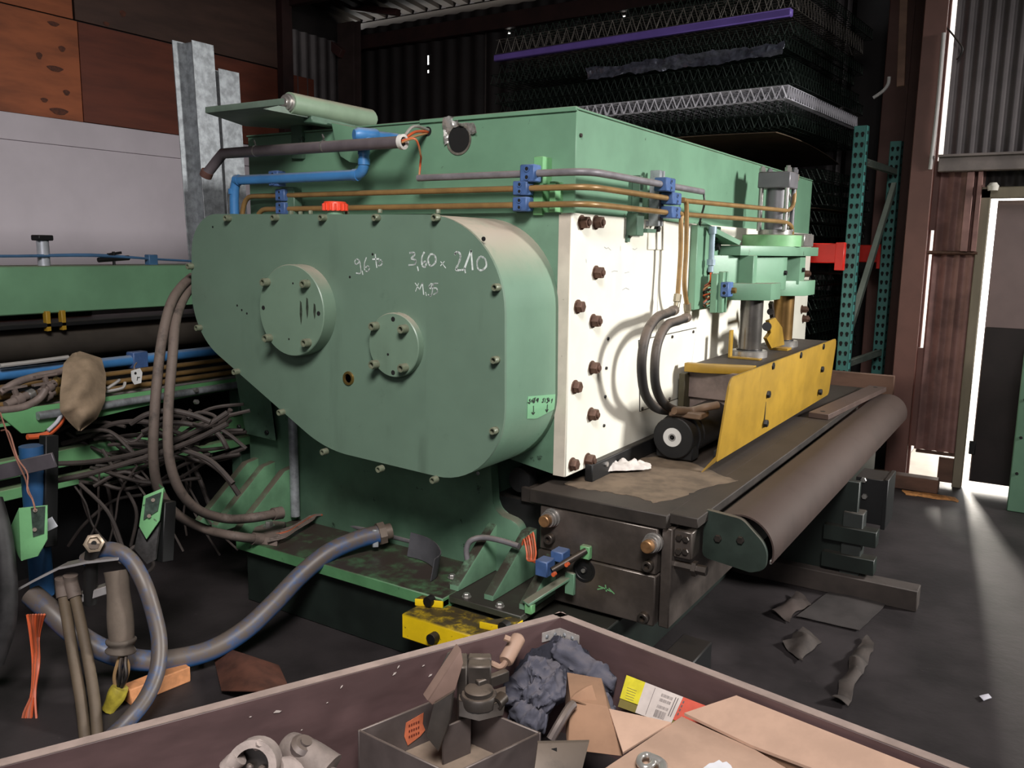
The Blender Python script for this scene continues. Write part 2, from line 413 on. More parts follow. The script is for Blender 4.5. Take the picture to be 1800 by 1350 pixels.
# --- ceiling: ribbed roof sheets, purlins
ce = struct('ceiling', (0, 0, 4.3))
def roofz(y): return 4.28 + (5.2 - y) * 0.09
for x0 in range(-9, 8, 3):
    mb = MB(); n = int(3 / 0.2)
    for i in range(n):
        a = x0 + i * 0.2; prof = [(0, 0), (0.11, 0), (0.13, 0.045), (0.18, 0.045), (0.2, 0)]
        for (p, q), (r, s_) in zip(prof, prof[1:]):
            vs = [mb.bm.verts.new(V((a + p, 5.32, roofz(5.32) + q))), mb.bm.verts.new(V((a + r, 5.32, roofz(5.32) + s_))),
                  mb.bm.verts.new(V((a + r, -8, roofz(-8) + s_))), mb.bm.verts.new(V((a + p, -8, roofz(-8) + q)))]
            mb.bm.faces.new(vs)
    bmesh.ops.remove_doubles(mb.bm, verts=mb.bm.verts, dist=1e-4)
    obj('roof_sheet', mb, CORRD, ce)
for y in (4.2, 2.9, 1.6, 0.3, -1.0, -2.3, -3.6, -4.9, -6.2):
    obj('purlin', MB().box((-6.1, y - 0.04, roofz(y) - 0.17), (6.5, y + 0.04, roofz(y) - 0.005), 0.004), BROWND, ce)
obj('roof_closure', MB().box((-6.2, 5.6, 4.0), (0.66, 5.64, 5.3)).box((-0.24, 3.9, 4.36), (0.66, 5.64, 4.38)).box((-6.2, 5.30, 4.26), (-0.2, 5.64, 4.27)), CORRD, ce)

# --- steel frame
obj('trim_1', MB().box((-6.0, 5.09, 3.9), (-0.2, 5.17, 4.06), 0.004), BROWND, kind='structure')                 # eave beam
obj('trim_2', MB().box((-5.98, 4.98, 0), (-5.72, 5.08, 4.2), 0.005).box((-5.72, 5.02, 0), (-5.66, 5.05, 4.2), 0.004), mat('dusky_steel', (66, 52, 50), 0.6, var=0.15), kind='structure')
mb = MB()
mb.bar(Y(392, -40, 4.95), Y(640, 250, 4.95), 0.12, 0.10, (0, 1, 0), 0.004)
mb.bar(Y(470, -10, 4.95), Y(602, 95, 4.95), 0.10, 0.08, (0, 1, 0), 0.004)
mb.bar(Y(455, -6, 4.95), Y(700, 22, 4.95), 0.07, 0.08, (0, 1, 0), 0.004)
obj('trim_3', mb, mat('dark_red_brace', (78, 48, 46), 0.6, var=0.15), kind='structure')
# far brown column behind the rack and the near column at the end of the right wall
obj('trim_4', MB().box((0.12, 5.2, 0), (0.56, 5.3, 4.9), 0.006).box((0.3, 5.18, 0), (0.32, 5.2, 4.9)), BROWN, kind='structure')
mb = MB().box((0.615, 3.60, 0), (0.755, 3.63, 4.7), 0.004).box((0.675, 3.63, 0), (0.69, 3.78, 4.7)).box((0.615, 3.78, 0), (0.755, 3.81, 4.7), 0.004)
obj('trim_5', mb, BROWN, kind='structure')
obj('trim_6', MB().box((0.03, 3.53, 0.62), (0.64, 3.57, 0.76), 0.005), WOODB, kind='structure')                 # brown board across the opening

# --- right wall with the girt, the gap by the column and the side door
wr = struct('wall_right', (0, 3.7, 0))
PR = lambda u, z, o: V((u, 3.72 + o, z))
for a, b in ((0.805, 1.6), (1.6, 2.4), (2.4, 3.2), (3.2, 4.0), (4.0, 4.8), (4.8, 6.2)):
    obj('corrugated_sheet', corrugated(a - (0.012 if a < 1 else 0), b + 0.02, 2.2, 4.9, PR, 0.076, 0.0075), CORR, wr)
for a, b, z0 in ((2.1, 3.1, 0.0), (3.1, 4.1, 0.0), (4.1, 6.2, 0.0)):
    obj('corrugated_sheet', corrugated(a, b + 0.02, z0, 2.22, PR, 0.076, 0.0075), CORR, wr)
obj('corrugated_sheet', corrugated(0.782, 1.06, 0.23, 2.2, lambda u, z, o: V((u, 3.71 + o, z)), 0.076, 0.010), CORRR, wr)
obj('corrugated_sheet', corrugated(1.0, 2.12, 2.02, 2.2, PR, 0.076, 0.0075), CORRD, wr)
obj('girt', MB().box((0.78, 3.60, 2.14), (6.2, 3.68, 2.245), 0.006).box((0.78, 3.57, 2.235), (6.2, 3.61, 2.25)), GIRT, wr)
obj('stud', MB().box((0.955, 3.63, 1.62), (1.0, 3.69, 2.14), 0.003), CORRR, wr)
obj('stud', MB().box((1.02, 3.63, 1.62), (1.05, 3.69, 2.14), 0.003), CORRR, wr)
obj('rail', MB().cyl((0.76, 3.665, 1.61), (1.06, 3.665, 1.61), 0.014, 10), RUSTB, wr)
obj('sole_rail', MB().box((0.80, 3.66, 0.215), (1.05, 3.69, 0.235), 0.003), RUSTB, wr)
obj('kick_board', MB().box((0.95, 3.67, 0.025), (1.06, 3.7, 0.20), 0.003), WOODB, wr)
obj('door_post', MB().box((1.045, 3.655, 0.0), (1.105, 3.72, 2.03), 0.005), WOODG, wr)
obj('door_header', MB().box((1.03, 3.655, 1.965), (2.2, 3.71, 2.04), 0.005), WOODG, wr)
obj('weather_strip', MB().box((0.752, 3.70, 0.25), (0.785, 3.73, 0.95)).box((0.752, 3.70, 1.76), (0.785, 3.73, 2.22)), BROWN, wr)
mb = MB().tube([(0.745, 3.58, 3.02), (0.747, 3.58, 2.6), (0.742, 3.58, 2.3), (0.735, 3.6, 2.16)], 0.012, 8)
obj('conduit', mb, mat('white_conduit', (190, 186, 184), 0.4, var=0.05), wr)
dr = struct('door_1', (1.6, 3.74, 0))
obj('door_leaf', MB().box((1.143, 3.73, 0.045), (2.1, 3.765, 1.955), 0.003), DOORM, dr)
obj('lower_dark_part', MB().box((1.15, 3.715, 0.05), (2.09, 3.73, 1.12), 0.003), DOORD, dr)  # darker lower part of the door leaf
obj('latch_block', MB().box((1.125, 3.70, 0.24), (1.165, 3.73, 0.335), 0.004), BLACK, dr)
wn = struct('window_1', (6.25, 2.6, 2.75))
obj('window_frame', MB().box((6.19, 2.12, 2.72), (6.31, 3.08, 2.77)).box((6.19, 2.12, 3.63), (6.31, 3.08, 3.68)).box((6.19, 2.12, 2.77), (6.31, 2.17, 3.63)).box((6.19, 3.03, 2.77), (6.31, 3.08, 3.63)).box((6.22, 2.585, 2.77), (6.28, 2.615, 3.63)), GIRT, wn)
obj('pane', MB().box((6.24, 2.17, 2.77), (6.245, 2.585, 3.63)), GLASS, wn)
obj('pane', MB().box((6.24, 2.615, 2.77), (6.245, 3.03, 3.63)), GLASS, wn)
# --- walls behind and to the right of the camera
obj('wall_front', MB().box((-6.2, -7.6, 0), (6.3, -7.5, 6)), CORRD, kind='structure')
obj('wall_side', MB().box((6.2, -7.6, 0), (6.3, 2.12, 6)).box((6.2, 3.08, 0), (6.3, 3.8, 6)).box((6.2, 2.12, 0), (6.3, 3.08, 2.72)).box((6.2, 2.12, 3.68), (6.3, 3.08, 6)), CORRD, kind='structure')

# ================================================================== RACK AND WHAT LIES ON IT
RD = V((0.082, 0.9966, 0)); RE = V((0.9966, -0.082, 0)); RP = V((0.315, 3.60, 0))
def rk(e, d, z): return RP + RE * e + RD * d + V((0, 0, z))
def rkbox(mb, e0, e1, d0, d1, z0, z1, bev=0.0):
    return mb.hexa([rk(e0, d0, z0), rk(e1, d0, z0), rk(e1, d1, z0), rk(e0, d1, z0), rk(e0, d0, z1), rk(e1, d0, z1), rk(e1, d1, z1), rk(e0, d1, z1)], bev)
rack = thing('pallet_rack', 'teal pallet rack frame with red beams standing between the press and the brown column', 'rack', RP)
for d in (0.0, 0.99):
    mb = MB(); rkbox(mb, -0.085, 0, d, d + 0.004, 0, 2.47); rkbox(mb, -0.085, -0.081, d, d + 0.07, 0, 2.47); rkbox(mb, -0.004, 0, d, d + 0.07, 0, 2.47)
    rkbox(mb, -0.1, 0.02, d - 0.02, d + 0.09, 0, 0.01)
    up = obj('upright', mb, TEAL, rack)
    mb = MB()
    for k in range(34):
        for e in (-0.062, -0.024):
            z = 0.12 + k * 0.0695; c = rk(e, d - 0.0015, z)
            mb.prism([c + RE * (0.0125 * math.cos(a)) + V((0, 0, 0.012 * math.sin(a) + 0.004)) for a in [i * math.pi / 3 for i in range(4)]] + [c + RE * -0.006 + V((0, 0, -0.02)), c + RE * 0.006 + V((0, 0, -0.02))], RD * 0.0012)
            c2 = rk(0.0003, d + 0.035, z)
        mb.prism([rk(0.0004, d + 0.018, z), rk(0.0004, d + 0.05, z), rk(0.0004, d + 0.05, z + 0.022), rk(0.0004, d + 0.018, z + 0.022)], RE * 0.001)
    obj('slots', mb, HOLE, up, kind='stuff')
for z, z2 in ((2.235, 2.235), (0.80, 0.80)):
    obj('brace', MB().bar(rk(-0.03, 0.05, z), rk(-0.03, 1.0, z2), 0.035, 0.05, bev=0.004), TEALL, rack)
obj('brace', MB().bar(rk(-0.03, 0.04, 1.0), rk(-0.03, 1.0, 2.14), 0.04, 0.05, bev=0.004), TEALL, rack)
for d, s in ((-0.03, -1), (1.09, 1)):
    mb = MB(); rkbox(mb, -2.6, -0.12 if s < 0 else -0.1, d - 0.01, d + 0.035, 1.525, 1.665, 0.006)
    bm_ = obj('beam', mb, RED, rack)
    mb = MB(); rkbox(mb, -0.135, -0.075, d - 0.02, d + 0.03, 1.475, 1.672, 0.003); obj('beam_connector', mb, RED, bm_)

# stack of wire panels
WIRED = mat('dark_wire', (40, 52, 46), 0.5, 0.5, dust=0.0, var=0.2)
WIREW = mat('bright_wire', (226, 224, 232), 0.45, 0.0, var=0.06)
WIREG = mat('grey_wire', (112, 106, 100), 0.5, 0.4, var=0.2)
def pt(c, e, d, z): return c + RE * e + RD * d + V((0, 0, z))
def wires(mb, segs, r):
    for p, q in segs:
        d = (q - p).normalized(); u = d.cross(V((0.3, 0.2, 1))).normalized(); v = d.cross(u)
        a = [p + u * (r * math.cos(t)) + v * (r * math.sin(t)) for t in (0, 2.09, 4.19)]; b = [x + (q - p) for x in a]
        mb._faces(a + b, [(0, 1, 4, 3), (1, 2, 5, 4), (2, 0, 3, 5)])
    return mb
def panel(name, label, c, lx, ly, h, pe, pd, m, r, group='stacked wire panels on the rack', sag=0.0):
    t = thing(name, label, 'wire panel', c, group)
    for z in (0.0, h):
        sg = [(pt(c, -lx, d * ly / pd, z), pt(c, 0, d * ly / pd, z)) for d in range(pd + 1)] + [(pt(c, -e * lx / pe, 0, z), pt(c, -e * lx / pe, ly, z)) for e in range(pe + 1)]
        obj('mesh_layer', wires(MB(), sg, r), m, t, smooth=0)
    sg = []
    for d in (0, 0.12, ly):
        for e in range(pe): 
            a = pt(c, -e * lx / pe, d, 0); b = pt(c, -(e + 0.5) * lx / pe, d, h); f = pt(c, -(e + 1) * lx / pe, d, 0); sg += [(a, b), (b, f)]
    for d in range(pd): sg += [(pt(c, 0, d * ly / pd, 0), pt(c, 0, (d + 0.5) * ly / pd, h)), (pt(c, 0, (d + .5) * ly / pd, h), pt(c, 0, (d + 1) * ly / pd, 0))]
    obj('truss_wire', wires(MB(), sg, r), m, t, smooth=0); return t
UP = V((-0.12, 3.15, 0)); LO = V((0.02, 3.66, 0))
def copy_panel(src, loc, label=None):
    o = src.copy(); COL.objects.link(o); o.location = loc
    if label: o['label'] = label
    for ch in src.children:
        c = ch.copy(); COL.objects.link(c); c.parent = o
    return o
def up(z, e=0, d=0): return UP + RE * e + RD * d + V((0, 0, z))
def lo(z, e=0, d=0): return LO + RE * e + RD * d + V((0, 0, z))
base = panel('wire_panel', 'dark wire mesh panel in the tall stack behind the green press', up(2.80), 2.5, 1.65, 0.075, 40, 28, WIRED, 0.0028)
base['label'] = 'dark wire mesh panel directly below the shiny film in the tall stack'
for z, e, d, la in ((2.715, 0.03, 0.03, 'dark wire mesh panel lying directly on the bright white panel'), (2.955, -0.05, 0, 'dark wire mesh panel behind and just above the shiny film'),
                    (3.04, 0.0, 0.05, 'dark wire mesh panel just under the purple rail'), (2.53, -0.04, 0.02, 'dark wire mesh panel just below the bright white panel'),
                    (2.445, 0.02, 0.04, 'dark wire mesh panel lying directly on the sagging brown sheet'), (3.32, 0.04, 0.1, 'dark wire mesh panel on the very top of the tall stack')):
    copy_panel(base, up(z, e, d), la)
panel('wire_panel', 'bright white wire panel in the middle of the tall stack, above the press', up(2.615), 2.5, 1.65, 0.085, 34, 34, WIREW, 0.005)
pg = panel('wire_panel', 'grey wire panel directly above the purple rail', up(3.195), 2.5, 1.65, 0.11, 30, 26, WIREG, 0.0026)
low = panel('wire_panel', 'short dark wire panel stacked low behind the far end of the press', lo(1.72), 1.8, 1.25, 0.075, 24, 16, WIRED, 0.0026, 'wire panels stacked low on the rack')
for z, e, d in ((2.12, 0, 0), (2.03, -0.02, 0), (1.94, 0.02, 0.02), (1.82, 0, 0), (1.36, 0.0, 0), (1.27, -.03, 0), (1.18, 0, 0), (1.09, -.02, 0), (1.0, 0, 0), (0.91, -.04, 0), (0.82, 0, 0)):
    copy_panel(low, lo(z, e, d))
PURP = mat('purple_plastic', (112, 90, 172), 0.45, dust=0.2, var=0.06)
mb = MB(); c = up(3.13, 0, -0.03)
mb.hexa([pt(c, -2.5, 0, 0), pt(c, 0, 0, 0), pt(c, 0, .05, 0), pt(c, -2.5, .05, 0), pt(c, -2.5, 0, .055), pt(c, 0, 0, .055), pt(c, 0, .05, .055), pt(c, -2.5, .05, .055)], 0.008)
o = obj('purple_rail', mb, PURP); o['label'] = 'long purple rail along the front edge of the wire panel stack'; o['category'] = 'rail'
FILM = mat('plastic_film', (96, 98, 112), 0.16, metal=0.35, spec=1.0, var=0.3, scale=20, bump=0.9, bscale=35)
def filmf(u, v):
    p = pt(up(2.885), -1.55 * u - 0.02, -0.05 - 0.012 * math.sin(9 * u + 4 * v), 0.085 * v)
    n = noise.noise_vector(p * 14) * 0.018 + noise.noise_vector(p * 40) * 0.009; n.y = -abs(n.y); return p + n
o = obj('plastic_film', MB().shell(filmf, 70, 8, 0.002), FILM, smooth=20); o['label'] = 'crumpled shiny plastic film wrapped along a layer of the wire panel stack'; o['category'] = 'film'
BOARD = mat('brown_board', (84, 68, 52), 0.8, var=0.15)
def sheetf(c, lx, ly, sag): return lambda u, v: pt(c, -lx * u, ly * v, -sag * v * v + (0.012 if sag else 0.003) * math.sin(5 * u + 2 * v))
o = obj('brown_sheet', MB().shell(sheetf(up(2.40, -0.06, 0), 2.2, 1.45, 0.1), 16, 10, 0.006), BOARD); o['label'] = 'thin brown sheet sagging under the upper wire panels'; o['category'] = 'sheet'
o = obj('brown_sheet', MB().shell(sheetf(lo(1.918, -.02, 0), 1.7, 1.1, 0.0), 10, 6, 0.006), BOARD); o['label'] = 'thin brown sheet between the low wire panels by the rack upright'; o['category'] = 'sheet'
# ================================================================== THE GREEN PRESS
FY = -0.05            # front face of the side frame
CY = -0.42            # front face of the gear cover
press = thing('sheet_press', 'large green and cream metal working press filling the middle of the hall', 'machine', (-0.85, 1.7, 0))
P = press
HX = -1.76
# upper housing with a sheet-metal lid and a round hole
mb = MB().box((HX, 0, 1.725), (0, 3.50, 2.095), 0.004)
hous = obj('upper_housing', mb, GREEN, P)
obj('lid', MB().box((HX - 0.003, -0.006, 2.095), (0.003, 3.503, 2.103), 0.002).box((-0.72, -0.009, 2.09), (0.0, 0.01, 2.1065), 0.002), GREEN, hous)
hc = Y(807, 245, 0)
hole = [hc + V((0.052 * math.cos(a) * (1.0 + 0.06 * math.sin(3 * a)), -0.0015, 0.055 * math.sin(a))) for a in [i * math.pi / 12 for i in range(24)]]
obj('hole', MB().prism(hole, (0, 0.0012, 0)), HOLE, hous)
SILV = mat('torn_foil', (190, 188, 184), 0.3, 0.6, var=0.2, scale=40)
def foil(u, v):
    a = 0.2 + 3.2 * u; r = 0.052 + 0.042 * v * (0.7 + 0.5 * math.sin(11 * u + 1))
    p = hc + V((r * math.cos(a), -0.003 - 0.012 * v * (1 + 0.6 * math.sin(23 * u)), r * math.sin(a)))
    return p + noise.noise_vector(p * 60) * 0.006
obj('foil', MB().shell(foil, 36, 4, 0.0015), SILV, hous, smooth=15)
def rim(u, v):
    a = 2 * math.pi * u; r = 0.052 + 0.009 * v; return hc + V((r * math.cos(a), -0.002 - 0.001 * v, r * math.sin(a)))
obj('hole_rim', MB().shell(rim, 28, 1, 0.002), mat('bare_scraped_steel', (128, 124, 114), 0.45, 0.5, var=0.2, scale=40), hous)
h2 = Y(752, 231, 0)
obj('hole', MB().lathe(h2 + V((0, -0.0015, 0)), (0, 1, 0), [(0, 0.019), (0.001, 0.019)], 16), HOLE, hous)
obj('housing_screw', hexhead((1, 0, 0), 0.008, 0.007), STEEL, hous, loc=X(1020, 238, 0.0))
again(hous.children[-1], hous, X(1428, 330, 0.0)); again(hous.children[-1], hous, X(1422, 400, 0.0))

# machine body and the two side frames
obj('body', MB().box((-1.70, 0.0, 0.25), (-0.34, 3.46, 1.725), 0.006).box((-0.34, 0.0, 0.78), (-0.035, 3.46, 1.725), 0.006), GREEND, P)
prof = [(-1.76, 1.73), (-1.76, 0.27), (-0.22, 0.27), (-0.17, 0.515), (-0.31, 0.54), (-0.33, 0.79), (-0.03, 0.745), (-0.03, 1.73)]
rad = [0.02, 0.02, 0.02, 0.05, 0.06, 0.05, 0.01, 0.01]
pf = fillet(prof, rad, 6)
obj('side_frame', MB().prism([V((p.x, FY, p.y)) for p in pf], (0, 0.05, 0), 0.003), mat('green_paint_frame', (90, 122, 100), 0.5, dust=0.6, var=0.16, scale=3.4, chip=(40, 54, 44), chip_amt=0.02, bump=0.1), P)
obj('side_frame', MB().prism([V((p.x, 3.46, p.y)) for p in pf], (0, 0.04, 0), 0.003), GREEND, P)
obj('throat_lining', MB().box((-0.34, 0.0, 0.27), (-0.10, 3.4, 0.60)), BLACK, P)
obj('inner_hub', MB().cyl((-0.22, 0.06, 0.68), (-0.22, 0.0, 0.68), 0.05, 18), BLACK, P)

# gear cover
CV = [(337, 376), (887, 377.5), (887, 866), (572, 790), (336, 582)]
cv2 = [V((Y(px, py, CY).x, Y(px, py, CY).z)) for px, py in CV]
cv = fillet(cv2, [0.17, 0.33, 0.28, 0.55, 0.30], 14)
cover = obj('gear_cover', MB().prism([V((p.x, CY + 0.012, p.y)) for p in cv], (0, FY - CY - 0.012, 0), 0.004), mat('green_paint_gear', (102, 132, 112), 0.4, streak=0.3, streakcol=(54, 66, 56), dust=1.0, var=0.06, scale=2.4, chip=(60, 74, 62), chip_amt=-0.03, bump=0.06, dustcol=(176, 162, 148), dlo=0.25), P)
obj('front_plate', MB().prism([V((p.x, CY, p.y)) for p in cv], (0, 0.012, 0), 0.002), mat('green_paint_plate', (100, 122, 106), 0.4, streak=0.45, streakcol=(50, 58, 50), dust=0.6, var=0.05, scale=2.2, chip=(66, 84, 70), chip_amt=-0.03, bump=0.05), cover)
bolts = [(404, 384), (487, 383), (571, 383), (665, 383), (770, 383), (876, 505), (874, 632), (872, 756), (767, 842), (672, 823), (574, 793), (498, 724), (419, 653), (353, 576), (338, 468)]
BOLTP = mat('painted_bolt', (112, 118, 98), 0.4, 0.1, dust=0.3, var=0.15, scale=40)
scatter('cover_bolt', socket((0, -1, 0), 0.0135, 0.026), BOLTP, cover, [Y(px, py, CY) for px, py in bolts])
obj('screw_hole', MB().lathe(Y(850, 420, CY) + V((0, -0.001, 0)), (0, 1, 0), [(0, 0.008), (0.002, 0.008)], 12), HOLE, cover)
obj('screw_hole', MB().lathe(Y(840, 832, CY) + V((0, -0.001, 0)), (0, 1, 0), [(0, 0.006), (0.002, 0.006)], 12), HOLE, cover)
scatter('screw_hole', MB().lathe((0, 0.0005, 0), (0, -1, 0), [(0, 0.005), (0.001, 0.005)], 8), HOLE, cover, [Y(px, py, CY) for px, py in ((417, 537), (425, 545), (434, 551), (374, 399), (615, 487), (655, 447))])
GCAP = mat('green_paint_caps', (108, 130, 112), 0.4, streak=0.3, streakcol=(56, 64, 54), dust=0.9, var=0.05, scale=4, dustcol=(164, 152, 138))
def cap(px, py, r, d, scr, holes):
    yb = CY - d; c = Y(px, py, yb)
    k = obj('bearing_cap', MB().lathe((c.x, CY, c.z), (0, -1, 0), [(0, r), (d - 0.003, r), (d, r - 0.003)], 48), GCAP, cover)
    scatter('cap_screw', socket((0, -1, 0), 0.0165, 0.03), BOLTP, cover, [Y(a, b, yb) for a, b in scr])
    scatter('cap_hole', MB().lathe((0, 0.001, 0), (0, -1, 0), [(0, 0.009), (0.0018, 0.009)], 12), HOLE, cover, [Y(a, b, yb) for a, b in holes])
    return k
cap(511, 546, 0.178, 0.065, [(471, 496), (541, 499), (475, 594), (543, 602)], [(463, 541), (560, 551)])
scatter('cap_hole', MB().lathe((0, 0.001, 0), (0, -1, 0), [(0, 0.004), (0.0018, 0.004)], 8), HOLE, cover, [Y(a, b, CY - 0.065) for a, b in ((515, 498), (508, 596))])
cap(691, 607, 0.118, 0.03, [(662, 573), (713, 578), (662, 640), (713, 646)], [(691, 561), (691, 655)])
scatter('cap_hole', MB().lathe((0, 0.001, 0), (0, -1, 0), [(0, 0.005), (0.0018, 0.005)], 8), HOLE, cover, [Y(682, 623, CY - 0.03)])
for a, b, l in ((529, 548, 34), (540, 540, 30), (553, 546, 22)):
    q = Y(a, b, CY - 0.0655); hh = l * 0.0025
    obj('grease_mark', MB().prism([q + V((dx * 0.006, 0, dz * hh)) for dx, dz in ((-.6, .5), (.7, .42), (1.1, 0), (.5, -.4), (-.3, -.6), (-1.2, -.1))], (0, 0.0004, 0)), mat('old_grease', (52, 60, 50), 0.5, var=0.25, scale=60), cover)
c = Y(613, 665, CY)
obj('oil_plug', MB().lathe(c, (0, -1, 0), [(0, 0.028), (0.006, 0.026), (0.006, 0.018), (-0.004, 0.016)], 18, cap1=True), BRASS, cover)
# dark drip marks of grease, thin on the cap
# chalk writing: strokes in a 6x crop of the photograph with its corner at (600, 430)
STROKES = [
 [(192, 170), (165, 152), (143, 178), (158, 207), (186, 188), (192, 165), (205, 235), (205, 300), (158, 300)], [(222, 278), (228, 316)],
 [(266, 136), (246, 198), (248, 266), (278, 282), (296, 252), (282, 226), (256, 242)],
 [(359, 102), (366, 170), (376, 242)], [(330, 155), (398, 150)], [(402, 170), (386, 196), (396, 222), (424, 212), (430, 182), (412, 160), (396, 168)],
 [(722, 88), (762, 84), (772, 110), (742, 146), (786, 166), (774, 208), (712, 216)], [(804, 232), (814, 276)],
 [(876, 80), (850, 140), (856, 220), (882, 236), (896, 202), (884, 180), (860, 196)],
 [(946, 98), (916, 150), (930, 212), (960, 222), (996, 180), (990, 120), (954, 98)], [(1050, 180), (1102, 246)], [(1088, 178), (1048, 222)],
 [(1198, 106), (1214, 80), (1250, 90), (1256, 140), (1234, 210), (1212, 266), (1300, 264)], [(1300, 246), (1310, 298)],
 [(1300, 250), (1370, 62), (1386, 266)], [(1462, 128), (1434, 180), (1442, 250), (1482, 270), (1530, 226), (1516, 150), (1470, 124)],
 [(780, 405), (826, 472)], [(816, 408), (784, 492)], [(826, 476), (856, 404), (870, 526)], [(890, 502), (899, 538)],
 [(950, 410), (926, 438), (944, 462), (962, 412), (962, 490), (944, 540), (918, 526)], [(1018, 408), (976, 414), (966, 456), (1004, 460), (1012, 500), (974, 526)]]
for st in STROKES:
    pts = [Y(600 + a / 6, 430 + b / 6, CY) + V((0, -0.0008, 0)) for a, b in st]
    big = len(st) > 2 and st not in (STROKES[17],)
    cp = catmull(pts, 5) if len(pts) > 3 else pts
    mb = MB(); ww = 0.0013 if (len(st) == 2 and st[0][0] > 770 and st[0][0] != 804 and st[0][0] != 1300) else 0.0021 if max(a for a, b in st) < 450 or min(b for a, b in st) > 400 else 0.003
    for p, q in zip(cp, cp[1:]):
        d = (q - p); 
        if d.length < 1e-5: continue
        n_ = d.normalized().cross(V((0, 1, 0))) * (ww * (0.8 + 0.5 * rnd.random())); e = d.normalized() * 0.001
        mb._faces([p - e - n_, q + e - n_, q + e + n_, p - e + n_], [(0, 1, 2, 3)])
    obj('chalk_stroke', mb, CHALK, cover, smooth=0)
# green tape label on the curved flank with marker writing
SX = cv2[1].x
def edge_x(z):                          # x of the cover outline at height z on its right side
    return max([a.x + (b.x - a.x) * (z - a.y) / (b.y - a.y) for a, b in zip(cv, cv[1:] + cv[:1]) if (a.y - z) * (b.y - z) <= 0 and abs(b.y - a.y) > 1e-6] or [SX])
def flank(px, py, o=0.0):
    q = X(px, py, SX)
    for _ in range(8): q = X(px, py, edge_x(q.z) + o)
    return q
def tapef(u, v):
    bot = 736 - (0 if u < .34 else 17 * (u - .34) / .66)
    return flank(928 + 48 * u - 1.5 * v, 697 - 4 * u + (bot - 697 + 4 * u) * v, 0.0012)
tape = obj('tape_label', MB().shell(tapef, 8, 12, 0.0016), STICK, cover)
# strokes in a 19.29x crop with its corner at (910, 680)
MK = [[(430, 425), (395, 440), (430, 500), (410, 560), (350, 525)], [(470, 440), (485, 520)], [(530, 400), (510, 460), (530, 530), (560, 520), (550, 470), (520, 470)],
      [(610, 375), (560, 400), (590, 440), (575, 520), (530, 540)], [(660, 420), (640, 450), (660, 470), (680, 440), (660, 420)], [(670, 400), (710, 400), (680, 520)],
      [(905, 390), (860, 420), (880, 470), (865, 520), (825, 515)], [(945, 400), (930, 520)], [(1050, 380), (1000, 400), (1030, 450), (1020, 530), (980, 530)], [(1080, 400), (1050, 450), (1060, 490), (1085, 470), (1060, 460)], [(1150, 450), (1185, 410), (1150, 540)],
      [(540, 650), (540, 870)], [(485, 870), (535, 925), (580, 865)], [(1015, 600), (1000, 800)], [(955, 765), (995, 850), (1035, 765)]]
mb = MB()
for st in MK:
    pts = [flank(910 + a / 19.29, 680 + b / 19.29, 0.0034) for a, b in st]
    for p, q in zip(pts, pts[1:]):
        d = (q - p).normalized(); n_ = d.cross(V((1, 0, 0))) * 0.0022; e = d * 0.0008
        mb._faces([p - e - n_, q + e - n_, q + e + n_, p - e + n_], [(0, 1, 2, 3)])
obj('marker_writing', mb, MARKER, cover, smooth=0)
# red filler cap and small studs on top of the cover
tz = max(p.y for p in cv)
cx = Y(586, 372, CY + 0.12).x
mb = MB(); 
mb.lathe((cx, CY + 0.13, tz - 0.002), (0, 0, 1), [(0, 0.034), (0.014, 0.034)], 20)
obj('filler_neck', mb, GREEN, cover)
mb = MB().lathe((cx, CY + 0.13, tz + 0.012), (0, 0, 1), [(0, 0.046), (0.03, 0.046), (0.036, 0.042)], 24)
for i in range(16):
    a = i * math.pi / 8; c_ = V((cx + 0.046 * math.cos(a), CY + 0.13 + 0.046 * math.sin(a), tz + 0.014)); mb.cyl(c_, c_ + V((0, 0, 0.026)), 0.005, 6)
obj('filler_cap', mb, REDCAP, cover)
scatter('cover_stud', hexhead((0, 0, 1), 0.009, 0.014), BOLTP, cover, [V((Y(px, 380, CY + dy).x, CY + dy, tz)) for px, dy in ((512, .1), (528, .16), (546, .1), (610, .2), (668, .08), (770, .15))])

# cream side plate with nuts
WX = 0.02
plate = obj('side_plate', MB().box((-0.03, FY - 0.004, 0.742), (WX, 3.52, 1.728), 0.004), CREAM, P)
obj('edge_strip', MB().box((-0.034, FY - 0.006, 0.744), (0.014, FY - 0.003, 1.722)), CREAMG, plate)
nuts = [(1022, 391), (1047, 391), (1047, 479), (1042, 564), (1040, 646), (1038, 728), (1032, 808)]
scatter('hex_nut', nut_stud((1, 0, 0), 0.024, 0.032), RUSTB, plate, [X(a, b, WX) for a, b in nuts])
scatter('hex_bolt', hexhead((1, 0, 0), 0.023, 0.022, 0.027), RUSTB, plate, [X(a, b, WX) for a, b in ((1015, 539), (1010, 680), (1005, 816))])
scatter('hex_nut', nut_stud((1, 0, 0), 0.026, 0.04), RUSTB, plate, [V((WX, y, z)) for y, z in ((3.36, 1.69), (3.36, 1.20), (3.42, 1.13), (3.36, 1.45), (3.3, 0.9))])
scatter('screw', hexhead((1, 0, 0), 0.007, 0.006), BLACK, plate, [X(a, b, WX) for a, b in ((1068, 595), (1065, 647), (1063, 697), (1061, 748))])
acc = [X(1123, 599, WX), X(1223, 577, WX), X(1208, 694, WX), X(1125, 722, WX)]
accp = obj('access_panel', MB().prism(acc, (0.003, 0, 0), 0.001), CREAM, plate)
ctr = sum(acc, V()) / 4
obj('panel_gap', MB().prism([ctr + (p - ctr) * 1.022 for p in acc], (0.0008, 0, 0)), HOLE, plate)
scatter('screw', hexhead((1, 0, 0), 0.008, 0.006), STEEL, plate, [X(a, b, WX + 0.003) for a, b in ((1181, 592), (1218, 583), (1128, 718), (1176, 701))])
